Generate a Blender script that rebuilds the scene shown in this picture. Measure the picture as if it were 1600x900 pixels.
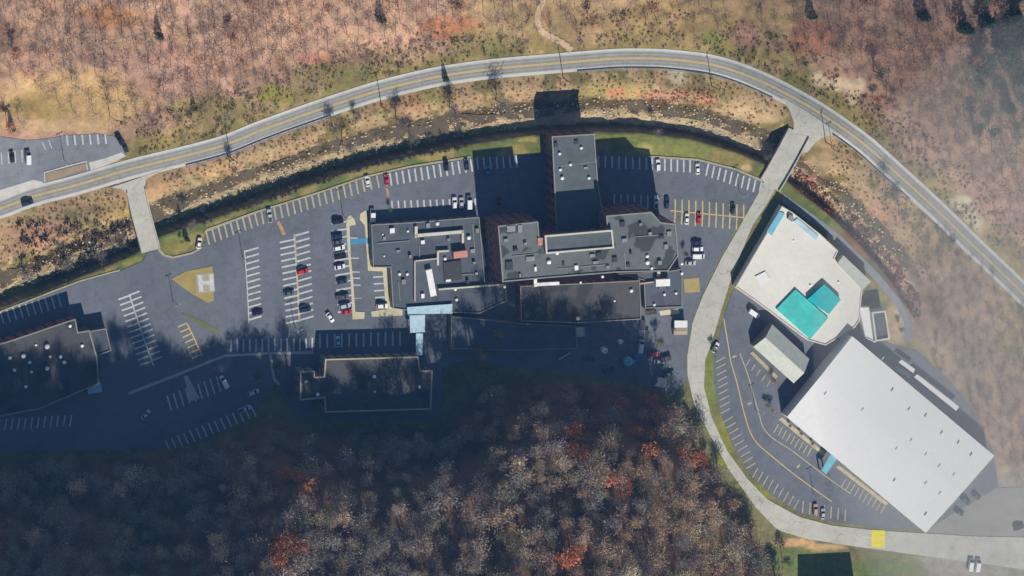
import bpy, bmesh, math, random
import numpy as np
from mathutils import Vector, Matrix

for o in list(bpy.data.objects): bpy.data.objects.remove(o)
scene = bpy.context.scene
C = scene.collection
rng = np.random.default_rng(7)
random.seed(7)

# ---------------------------------------------------------------- camera, sky, sun, exposure
MPP = 0.26                                   # metres on the ground for one photo pixel (1600 wide)
D = 3000.0
vd = Vector((0.315, -0.23, -1.0)).normalized()      # looking down, off the vertical
cr = vd.cross(Vector((0, 1, 0))).normalized()
cu = cr.cross(vd).normalized()
cpos = -vd * D
cam = bpy.data.cameras.new('camera')
cam.sensor_width = 36.0
cam.lens = 36.0 * D / (1600 * MPP)
cam.clip_start = 50; cam.clip_end = 30000
camo = bpy.data.objects.new('camera', cam); C.objects.link(camo)
camo.matrix_world = Matrix(((cr.x, cu.x, -vd.x, cpos.x), (cr.y, cu.y, -vd.y, cpos.y),
                            (cr.z, cu.z, -vd.z, cpos.z), (0, 0, 0, 1)))
scene.camera = camo

SUN_EL, SUN_W = math.radians(37.5), math.radians(9)    # shadows fall north, a little west
sdir = Vector((math.sin(SUN_W) * math.cos(SUN_EL), -math.cos(SUN_W) * math.cos(SUN_EL), math.sin(SUN_EL)))
world = bpy.data.worlds.new('World'); scene.world = world; world.use_nodes = True
wn = world.node_tree; wn.nodes.clear()
sky = wn.nodes.new('ShaderNodeTexSky'); sky.sky_type = 'NISHITA'; sky.sun_disc = False
sky.sun_elevation = SUN_EL
sky.sun_rotation = math.pi - SUN_W
sky.air_density = 1.6; sky.dust_density = 0.0; sky.ozone_density = 5.0; sky.altitude = 1500
bg = wn.nodes.new('ShaderNodeBackground'); bg.inputs[1].default_value = 0.052
wo = wn.nodes.new('ShaderNodeOutputWorld')
wn.links.new(sky.outputs[0], bg.inputs[0]); wn.links.new(bg.outputs[0], wo.inputs[0])
sun = bpy.data.lights.new('sun', 'SUN'); sun.energy = 4.6; sun.angle = math.radians(0.5); sun.color = (1, 0.94, 0.85)
suno = bpy.data.objects.new('sun', sun); C.objects.link(suno)
suno.rotation_euler = (-sdir).to_track_quat('-Z', 'Y').to_euler()
scene.view_settings.view_transform = 'Standard'; scene.view_settings.look = 'None'
scene.view_settings.gamma = 1.0; scene.view_settings.exposure = 0.35

# ---------------------------------------------------------------- pixel <-> ground
_c, _r, _u, _d = (np.array(v) for v in (cpos, cr, cu, vd))
F = D / MPP
def G(px, py, z=0.0):
    """world point at height z that stands under photo pixel (px,py)"""
    px = np.asarray(px, float); py = np.asarray(py, float)
    dirs = _d[None] * F + (px.reshape(-1, 1) - 800) * _r[None] - (py.reshape(-1, 1) - 450) * _u[None]
    t = (np.asarray(z, float).reshape(-1) - _c[2]) / dirs[:, 2]
    return _c[None] + dirs * t[:, None]
def g1(px, py, z=0.0):
    return Vector(G([px], [py], [z])[0])
def proj(P):
    q = np.asarray(P) - _c
    dep = q @ _d
    return 800 + (q @ _r) / dep * F, 450 - (q @ _u) / dep * F

def lin(c):
    return tuple(((v / 255) / 12.92 if v / 255 <= 0.04045 else ((v / 255 + 0.055) / 1.055) ** 2.4) for v in c)
KLIT = 1.22
def alb(*c):                                   # surface albedo of something that shows this colour in sunlight
    return tuple(min(0.85, v / KLIT) for v in lin(c))

# ---------------------------------------------------------------- materials
def nodes(name):
    m = bpy.data.materials.new(name); m.use_nodes = True
    nt = m.node_tree; b = nt.nodes['Principled BSDF']
    b.inputs['Roughness'].default_value = 0.85
    b.inputs['Specular IOR Level'].default_value = 0.25
    return m, nt, b
def coords(nt, scale):
    t = nt.nodes.new('ShaderNodeNewGeometry')
    mp = nt.nodes.new('ShaderNodeVectorMath'); mp.operation = 'SCALE'; mp.inputs[3].default_value = scale
    nt.links.new(t.outputs['Position'], mp.inputs[0])
    return mp.outputs[0]
def noise(nt, scale, detail=4, rough=0.6, vec=None):
    n = nt.nodes.new('ShaderNodeTexNoise'); n.inputs['Scale'].default_value = 1.0
    n.inputs['Detail'].default_value = detail; n.inputs['Roughness'].default_value = rough
    nt.links.new(vec if vec else coords(nt, scale), n.inputs['Vector'])
    return n.outputs['Fac']
def ramp(nt, fac, p0, c0, p1, c1):
    r = nt.nodes.new('ShaderNodeValToRGB')
    r.color_ramp.elements[0].position = p0; r.color_ramp.elements[0].color = (*c0, 1)
    r.color_ramp.elements[1].position = p1; r.color_ramp.elements[1].color = (*c1, 1)
    nt.links.new(fac, r.inputs[0]); return r.outputs[0]
def mul(nt, a, b, f=1.0):
    m = nt.nodes.new('ShaderNodeMix'); m.data_type = 'RGBA'; m.blend_type = 'MULTIPLY'
    m.inputs[0].default_value = f
    for s, i in ((a, 6), (b, 7)):
        if isinstance(s, tuple): m.inputs[i].default_value = (*s, 1)
        else: nt.links.new(s, m.inputs[i])
    return m.outputs[2]
def bump(nt, b, fac, dist, st=0.6):
    n = nt.nodes.new('ShaderNodeBump'); n.inputs['Distance'].default_value = dist; n.inputs['Strength'].default_value = st
    nt.links.new(fac, n.inputs['Height']); nt.links.new(n.outputs[0], b.inputs['Normal'])
def g3(v): return (v, v, v)
def surf(name, col, lo=0.75, hi=1.15, big=0.03, small=0.8, rough=0.85, metal=0.0, spec=0.25, fine=0.13):
    m, nt, b = nodes(name)
    v1 = ramp(nt, noise(nt, big, 5), 0.3, g3(lo), 0.7, g3(hi))
    v2 = ramp(nt, noise(nt, small, 5, 0.7), 0.3, g3(1 - fine), 0.7, g3(1 + fine))
    nt.links.new(mul(nt, mul(nt, col, v1), v2), b.inputs['Base Color'])
    b.inputs['Roughness'].default_value = rough; b.inputs['Metallic'].default_value = metal
    b.inputs['Specular IOR Level'].default_value = spec
    return m
def tinted(name, rough=0.9, var=0.35, objcol=False, spec=0.1, translucent=False):
    """colour from the 'Col' attribute or from the object's own colour, with fine variation"""
    m, nt, b = nodes(name)
    if objcol:
        a = nt.nodes.new('ShaderNodeObjectInfo'); src = a.outputs['Color']
    else:
        a = nt.nodes.new('ShaderNodeVertexColor'); a.layer_name = 'Col'; src = a.outputs[0]
    if var > 0:
        v = ramp(nt, noise(nt, 0.9, 3), 0.3, g3(1 - var), 0.7, g3(1 + var))
        src = mul(nt, src, v)
    nt.links.new(src, b.inputs['Base Color'])
    b.inputs['Roughness'].default_value = rough; b.inputs['Specular IOR Level'].default_value = spec
    return m

M = {}
def ground_material():
    m, nt, b = nodes('ground')
    a = nt.nodes.new('ShaderNodeVertexColor'); a.layer_name = 'Col'
    n1 = ramp(nt, noise(nt, 0.06, 6, 0.65), 0.3, (0.72, 0.74, 0.76), 0.7, (1.25, 1.2, 1.16))
    n2 = ramp(nt, noise(nt, 0.35, 6, 0.75), 0.32, (0.72, 0.72, 0.74), 0.68, (1.22, 1.2, 1.18))
    c = mul(nt, mul(nt, a.outputs[0], n1), n2)
    nt.links.new(c, b.inputs['Base Color'])
    bump(nt, b, noise(nt, 0.7, 5, 0.7), 0.35, 0.7)
    b.inputs['Roughness'].default_value = 1; b.inputs['Specular IOR Level'].default_value = 0.05
    return m
M['ground'] = ground_material()

def asphalt(name, col, lo=0.8, hi=1.15, stain=0.7):
    m, nt, b = nodes(name)
    v1 = ramp(nt, noise(nt, 0.022, 4), 0.3, g3(lo), 0.7, g3(hi))
    v2 = ramp(nt, noise(nt, 0.22, 6, 0.75), 0.35, g3(stain), 0.55, g3(1.05))
    v3 = ramp(nt, noise(nt, 2.5, 4, 0.8), 0.3, g3(0.85), 0.7, g3(1.15))
    nt.links.new(mul(nt, mul(nt, mul(nt, col, v1), v2), v3), b.inputs['Base Color'])
    bump(nt, b, noise(nt, 3.0, 4), 0.02, 0.5)
    return m
def cracked(m, sc=0.09, w=0.012, dark=0.84):
    """sealed cracks and joints over an existing paving"""
    nt = m.node_tree; b = nt.nodes['Principled BSDF']; src = b.inputs['Base Color'].links[0].from_socket
    n = nt.nodes.new('ShaderNodeTexNoise'); n.inputs['Scale'].default_value = 1.0; nt.links.new(coords(nt, 0.15), n.inputs['Vector'])
    ad = nt.nodes.new('ShaderNodeVectorMath'); ad.operation = 'ADD'; nt.links.new(coords(nt, sc), ad.inputs[0]); nt.links.new(n.outputs['Color'], ad.inputs[1])
    v = nt.nodes.new('ShaderNodeTexVoronoi'); v.feature = 'DISTANCE_TO_EDGE'; v.inputs['Scale'].default_value = 1.0; nt.links.new(ad.outputs[0], v.inputs['Vector'])
    v2 = nt.nodes.new('ShaderNodeTexVoronoi'); v2.inputs['Scale'].default_value = 0.6; nt.links.new(ad.outputs[0], v2.inputs['Vector'])
    sp = nt.nodes.new('ShaderNodeSeparateColor'); nt.links.new(v2.outputs['Color'], sp.inputs[0])
    c = mul(nt, src, ramp(nt, v.outputs['Distance'], w * 0.5, g3(dark), w * 1.6, g3(1.0)))
    c = mul(nt, c, ramp(nt, sp.outputs[0], 0.0, g3(0.95), 1.0, g3(1.05)))
    nt.links.new(c, b.inputs['Base Color'])
M['asphalt'] = asphalt('asphalt', alb(110, 115, 123), 0.84, 1.1, 0.86)
M['asphalt_old'] = asphalt('asphalt_old', alb(140, 144, 150), 0.8, 1.2, 0.8)
M['road'] = asphalt('road', alb(164, 161, 155), 0.9, 1.08, 0.88)
M['shoulder'] = asphalt('shoulder', alb(210, 208, 200), 0.9, 1.08, 0.88)
M['concrete'] = asphalt('concrete', alb(190, 188, 176), 0.92, 1.08, 0.9)
M['gravel'] = asphalt('gravel', alb(150, 147, 137), 0.85, 1.1, 0.85)
M['walk'] = asphalt('walk', alb(206, 198, 165), 0.92, 1.08, 0.88)
M['kerb'] = surf('kerb', alb(176, 168, 140), 0.85, 1.1, 0.2)
M['white_paint'] = surf('white_paint', alb(212, 216, 214), 0.72, 1.06, 0.5, 2.0)
M['yellow_paint'] = surf('yellow_paint', alb(214, 192, 120), 0.8, 1.06, 0.5, 2.0)
M['tan_paint'] = surf('tan_paint', alb(196, 184, 146), 0.75, 1.06, 0.5, 2.0)
M['bright_yellow'] = surf('bright_yellow', alb(240, 224, 40), 0.85, 1.05, 0.5, 2.0)
M['orange_paint'] = surf('orange_paint', alb(196, 150, 100), 0.8, 1.06, 0.5, 2.0)
M['blue_paint'] = surf('blue_paint', alb(80, 150, 190), 0.8, 1.06, 0.5, 2.0)
M['sand'] = asphalt('sand', alb(228, 202, 160), 0.85, 1.1, 0.85)
for _k in ('asphalt', 'asphalt_old'): cracked(M[_k])
cracked(M['concrete'], 0.13, 0.012, 0.75); cracked(M['road'], 0.1, 0.01, 0.75)
M['wheel_track'] = asphalt('wheel_track', alb(150, 147, 142), 0.88, 1.1, 0.85)
M['pad'] = surf('pad', alb(178, 168, 146), 0.85, 1.08, 0.3)
M['trail'] = asphalt('trail', alb(212, 184, 148), 0.85, 1.1, 0.85)
M['water'] = surf('water', (0.12, 0.09, 0.05), 0.75, 1.25, 0.2, 1.0, 0.4, 0, 0.3)
def roofmat(name, col, stain, p0=0.52, p1=0.6):
    m, nt, b = nodes(name)
    s = ramp(nt, noise(nt, 0.11, 2, 0.45), p0, g3(1.0), p1, g3(stain))
    v2 = ramp(nt, noise(nt, 0.4, 5, 0.7), 0.3, g3(0.88), 0.7, g3(1.12))
    v1 = ramp(nt, noise(nt, 0.03, 3), 0.3, g3(0.9), 0.7, g3(1.1))
    nt.links.new(mul(nt, mul(nt, mul(nt, col, s), v2), v1), b.inputs['Base Color'])
    bump(nt, b, noise(nt, 1.5, 3), 0.03, 0.5)
    return m
M['roof_gravel'] = roofmat('roof_gravel', alb(108, 114, 113), 0.42, 0.55, 0.585)
M['roof_dark'] = roofmat('roof_dark', alb(90, 96, 105), 0.8)
M['roof_grey'] = roofmat('roof_grey', alb(96, 104, 106), 0.9)
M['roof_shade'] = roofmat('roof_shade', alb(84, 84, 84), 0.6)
M['roof_white'] = surf('roof_white', alb(234, 233, 231), 0.96, 1.03, 0.02, 0.5, 0.6, fine=0.025)
M['roof_cream'] = surf('roof_cream', alb(230, 226, 214), 0.92, 1.04, 0.05, 0.5, 0.7, fine=0.06)
M['roof_tan'] = surf('roof_tan', alb(196, 200, 188), 0.92, 1.05, 0.05, 0.5, 0.7)
M['roof_slate'] = surf('roof_slate', alb(196, 200, 190), 0.92, 1.05, 0.05, 0.5, 0.7)
M['teal'] = surf('teal', alb(78, 200, 190), 0.82, 1.1, 0.12, 0.5, 0.7)
M['teal_deep'] = surf('teal_deep', alb(20, 184, 186), 0.82, 1.1, 0.12, 0.5, 0.7)
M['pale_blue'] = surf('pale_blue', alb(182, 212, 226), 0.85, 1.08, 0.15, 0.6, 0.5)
M['sky_blue'] = surf('sky_blue', alb(120, 190, 210), 0.9, 1.06, 0.1, 0.6, 0.5)
M['brick'] = surf('brick', (0.21, 0.105, 0.1), 0.85, 1.12, 0.2, 2.0)
M['wall_tan'] = surf('wall_tan', (0.26, 0.22, 0.18), 0.88, 1.1, 0.2, 1.5)
M['wall_white'] = surf('wall_white', (0.66, 0.65, 0.62), 0.9, 1.05, 0.2, 1.5)
M['coping_tan'] = surf('coping_tan', alb(190, 178, 150), 0.85, 1.08, 0.2, 1.5)
M['coping_grey'] = surf('coping_grey', alb(150, 150, 140), 0.85, 1.08, 0.2, 1.5)
M['coping_white'] = surf('coping_white', alb(220, 214, 196), 0.85, 1.08, 0.2, 1.5)
M['metal_white'] = surf('metal_white', (0.78, 0.78, 0.76), 0.9, 1.05, 0.5, 2.0, 0.5)
M['metal_grey'] = surf('metal_grey', (0.25, 0.26, 0.27), 0.85, 1.1, 0.5, 2.0, 0.5)
M['metal_dark'] = surf('metal_dark', (0.05, 0.05, 0.055), 0.85, 1.1, 0.5, 2.0, 0.5)
M['pink'] = surf('pink', alb(214, 150, 130), 0.85, 1.1, 0.5, 2.0)
M['red'] = surf('red', alb(190, 70, 60), 0.85, 1.1, 0.5, 2.0)
M['glass'] = surf('glass', (0.012, 0.014, 0.018), 0.9, 1.1, 1, 3, 0.12, 0, 0.5)
M['paint'] = tinted('paint', 0.3, 0.06, True, 0.5)
M['tyre'] = surf('tyre', (0.02, 0.02, 0.02), 0.9, 1.1, 1, 3)
M['rim'] = surf('rim', (0.35, 0.35, 0.36), 0.9, 1.1, 1, 3, 0.35, 0.8)
M['lamp'] = surf('lamp', (0.75, 0.75, 0.72), 0.95, 1.05, 1, 3, 0.2)
M['tail'] = surf('tail', (0.35, 0.02, 0.02), 0.95, 1.05, 1, 3, 0.3)
M['bark'] = surf('bark', (0.13, 0.10, 0.08), 0.7, 1.3, 0.4, 2.0)
M['wood'] = surf('wood', (0.12, 0.09, 0.065), 0.7, 1.3, 0.4, 2.0)
M['crown'] = tinted('crown', 0.95, 0.4, True)
M['foliage'] = tinted('foliage', 0.95, 0.3)
M['rock'] = tinted('rock', 0.95, 0.25)

# ---------------------------------------------------------------- object helpers
def tag(o, label=None, cat=None, group=None, kind=None):
    if label: o['label'] = label
    if cat: o['category'] = cat
    if group: o['group'] = group
    if kind: o['kind'] = kind
    return o
def empty(name, loc, label=None, cat=None, group=None):
    o = bpy.data.objects.new(name, None); C.objects.link(o); o.location = loc
    o.empty_display_size = 0.5
    return tag(o, label, cat, group)
def wloc(o):
    v = Vector((0, 0, 0))
    while o is not None:
        v = v + o.location; o = o.parent
    return v
def mesh_obj(name, V, Fc, mat, parent=None, smooth=False, origin=None):
    """verts in world coordinates"""
    V = np.asarray(V, float).reshape(-1, 3)
    if origin is None: origin = (V.min(0) + V.max(0)) / 2; origin[2] = V[:, 2].min()
    origin = np.array(origin, float)
    me = bpy.data.meshes.new(name); me.from_pydata((V - origin).tolist(), [], [list(f) for f in Fc])
    if smooth:
        me.polygons.foreach_set('use_smooth', [True] * len(me.polygons))
    if mat is not None: me.materials.append(M[mat] if isinstance(mat, str) else mat)
    me.update()
    o = bpy.data.objects.new(name, me); C.objects.link(o)
    if parent is not None:
        o.parent = parent; o.location = Vector(origin) - wloc(parent)
    else: o.location = origin
    return o
def ccw(P):
    P = [tuple(p) for p in P]
    a = sum(P[i][0] * P[(i + 1) % len(P)][1] - P[(i + 1) % len(P)][0] * P[i][1] for i in range(len(P)))
    return P if a > 0 else P[::-1]
def xy(poly, z=0.0):
    W = G([p[0] for p in poly], [p[1] for p in poly], [z] * len(poly))
    return ccw([(w[0], w[1]) for w in W])
def prism(P, z0, z1):
    n = len(P)
    V = [(x, y, z0) for x, y in P] + [(x, y, z1) for x, y in P]
    Fc = [list(range(n, 2 * n))] + [[i, (i + 1) % n, n + (i + 1) % n, n + i] for i in range(n)]
    return V, Fc
def slab(name, poly, z, mat, parent=None, thick=0.5, kind='structure'):
    V, Fc = prism(xy(poly, z), z - thick, z)
    o = mesh_obj(name, V, Fc, mat, parent)
    if kind and parent is None: o['kind'] = kind
    return o
def smooth_line(P, n=10):
    P = [np.array(p, float) for p in P]; out = []
    for i in range(len(P) - 1):
        p0 = P[max(i - 1, 0)]; p1 = P[i]; p2 = P[i + 1]; p3 = P[min(i + 2, len(P) - 1)]
        for k in range(n):
            t = k / n
            out.append(0.5 * (2 * p1 + (p2 - p0) * t + (2 * p0 - 5 * p1 + 4 * p2 - p3) * t * t + (3 * p1 - p0 - 3 * p2 + p3) * t ** 3))
    out.append(P[-1]); return np.array(out)
def strip(name, line, o0, o1, z, mat, parent=None, thick=0.3, kind='structure'):
    """ribbon between offsets o0..o1 (photo px, left of travel positive up)"""
    L = np.asarray(line, float); T = np.gradient(L, axis=0); T /= np.linalg.norm(T, axis=1)[:, None]
    N = np.stack([T[:, 1], -T[:, 0]], 1)
    A = L + N * o0; B = L + N * o1
    Wa = G(A[:, 0], A[:, 1], np.full(len(A), z)); Wb = G(B[:, 0], B[:, 1], np.full(len(B), z))
    n = len(L); V = np.vstack([Wa, Wb, Wa - [0, 0, thick], Wb - [0, 0, thick]])
    Fc = []
    for i in range(n - 1):
        Fc += [[i, i + 1, n + i + 1, n + i], [2 * n + i, 2 * n + i + 1, i + 1, i], [n + i, n + i + 1, 3 * n + i + 1, 3 * n + i]]
    o = mesh_obj(name, V, Fc, mat, parent)
    bm = bmesh.new(); bm.from_mesh(o.data); bmesh.ops.recalc_face_normals(bm, faces=bm.faces)
    up = sum(f.normal.z for f in bm.faces)
    if up < 0: bmesh.ops.reverse_faces(bm, faces=bm.faces)
    bm.to_mesh(o.data); bm.free()
    if kind and parent is None: o['kind'] = kind
    return o
def box_mesh(name, mat):
    v = [(x, y, z) for z in (0, 1) for y in (-.5, .5) for x in (-.5, .5)]
    f = [(0, 2, 3, 1), (4, 5, 7, 6), (0, 1, 5, 4), (1, 3, 7, 5), (3, 2, 6, 7), (2, 0, 4, 6)]
    me = bpy.data.meshes.new(name); me.from_pydata(v, [], f); me.materials.append(M[mat]); return me
_bm = {}
def box(name, mat, loc, size, rz, parent=None):
    me = _bm.get((name, mat)) or _bm.setdefault((name, mat), box_mesh(name, mat))
    o = bpy.data.objects.new(name, me); C.objects.link(o)
    if parent is not None: o.parent = parent; loc = Vector(loc) - wloc(parent)
    o.location = loc; o.rotation_euler = (0, 0, rz); o.scale = size
    return o
def join_boxes(L):
    V = []; Fc = []
    f = [(0, 2, 3, 1), (4, 5, 7, 6), (0, 1, 5, 4), (1, 3, 7, 5), (3, 2, 6, 7), (2, 0, 4, 6)]
    for (x0, x1, y0, y1, z0, z1) in L:
        b = len(V); V += [(x, y, z) for z in (z0, z1) for y in (y0, y1) for x in (x0, x1)]
        Fc += [[b + i for i in q] for q in f]
    return V, Fc

# ---------------------------------------------------------------- lines that shape the terrain (photo px at lot level)
ROAD = [(-140, 360), (-60, 342), (0, 326), (52, 307), (120, 289), (205, 264), (287, 244), (350, 227), (400, 207), (460, 185), (512, 167), (587, 143),
        (650, 127), (700, 117), (775, 107), (880, 98), (955, 92), (1000, 91), (1050, 93), (1112, 101), (1162, 116), (1210, 137), (1262, 165),
        (1300, 189), (1350, 225), (1387, 258), (1430, 297), (1475, 339), (1522, 385), (1590, 450), (1650, 510), (1800, 670)]
BANK = [(-300, 560), (-120, 512), (0, 482), (60, 460), (150, 424), (212, 398), (250, 370), (320, 346), (400, 318), (480, 290), (570, 261),
        (650, 242), (735, 226), (830, 212), (930, 206), (1000, 208), (1080, 218), (1150, 238), (1195, 258), (1228, 284), (1290, 332), (1345, 385),
        (1395, 445), (1430, 510), (1470, 600)]
HN = [(-400, 180), (60, 196), (195, 190), (230, 205), (400, 150), (590, 115), (700, 88), (900, 64), (1050, 66), (1150, 88), (1230, 122), (1330, 190),
      (1420, 262), (1520, 352), (1620, 452), (1750, 590), (1900, 750)]
TOE = [(-400, 715), (200, 712), (330, 690), (420, 655), (470, 668), (690, 668), (735, 605), (800, 590), (1000, 610), (1060, 640), (1085, 690), (1125, 750), (1170, 815),
       (1200, 890), (1260, 1000), (1500, 1060), (2100, 1150)]
def sdist(P, X, Y):
    """signed distance to polyline; positive on the up-picture side of left-to-right lines"""
    best = np.full(X.shape, 1e9); sg = np.ones(X.shape)
    for (x0, y0), (x1, y1) in zip(P[:-1], P[1:]):
        dx, dy = x1 - x0, y1 - y0; L2 = dx * dx + dy * dy
        t = np.clip(((X - x0) * dx + (Y - y0) * dy) / L2, 0, 1)
        ex, ey = X - x0 - t * dx, Y - y0 - t * dy
        d = ex * ex + ey * ey; m = d < best
        best = np.where(m, d, best)
        sg = np.where(m, np.where(dx * ey - dy * ex < 0, 1.0, -1.0), sg)
    return np.sqrt(best) * sg
def ss(a, b, x):
    t = np.clip((x - a) / (b - a), 0, 1); return t * t * (3 - 2 * t)
def vnoise(X, Y, s, seed):
    """cheap value noise"""
    x = X / s; y = Y / s; xi = np.floor(x).astype(int); yi = np.floor(y).astype(int); fx = x - xi; fy = y - yi
    fx = fx * fx * (3 - 2 * fx); fy = fy * fy * (3 - 2 * fy)
    def h(i, j):
        n = (i * 374761393 + j * 668265263 + seed * 974634777) & 0x7fffffff
        n = ((n ^ (n >> 13)) * 1274126177) & 0x7fffffff
        return ((n ^ (n >> 16)) & 0xffff) / 65535.0
    return (h(xi, yi) * (1 - fx) + h(xi + 1, yi) * fx) * (1 - fy) + (h(xi, yi + 1) * (1 - fx) + h(xi + 1, yi + 1) * fx) * fy
def height(X, Y):
    X = np.asarray(X, float); Y = np.asarray(Y, float)
    z = np.full(X.shape, -0.14)
    dS = sdist(BANK, X, Y)
    ch = ss(0, 9, dS) * (1 - ss(46, 78, dS)) * (1 - ss(430, 520, np.where(X > 1300, Y, 0)))
    z = z - 4.2 * ch + ch * (vnoise(X, Y, 9, 3) - 0.5) * 0.9
    dN = np.maximum(sdist(HN, X, Y), 0) * MPP
    z = z + dN * 0.22 * ss(0, 25, dN) + ss(3, 12, dN) * (vnoise(X, Y, 40, 5) - 0.5) * 3.0
    dT = np.maximum(-sdist(TOE, X, Y), 0) * MPP
    wl = 1 - ss(260, 430, X); wr = ss(850, 1200, X)
    wb = ss(330, 430, X) * (1 - ss(1000, 1080, X))
    s1 = 1.22 * wl + (1 - wl) * (1.2 + 0.8 * wb + 0.18 * ss(690, 740, X) * (1 - ss(980, 1060, X))); s2 = 0.8 * wl + (1 - wl) * ((0.28 * (1 - wr)) + 0.2 * wr)
    toe = (70.0 * wl + (14.0 + 3.5 * wb) * (1 - wl)) * (1 - ss(1050, 1170, X))
    z = z + np.minimum(dT, toe) * s1 + np.minimum(np.maximum(dT - toe, 0), 150) * s2 + ss(2, 10, dT) * (vnoise(X, Y, 45, 9) - 0.5) * 3.5
    return z
def on_ground(px, py):
    """world points on the terrain under these pixels"""
    px = np.atleast_1d(np.asarray(px, float)); py = np.atleast_1d(np.asarray(py, float)); z = np.zeros(px.shape)
    for _ in range(12):
        W = G(px, py, z); W0 = W.copy(); W0[:, 2] = 0
        u, v = proj(W0); z = 0.5 * z + 0.5 * height(u, v)
    W = G(px, py, z); return W

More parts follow.
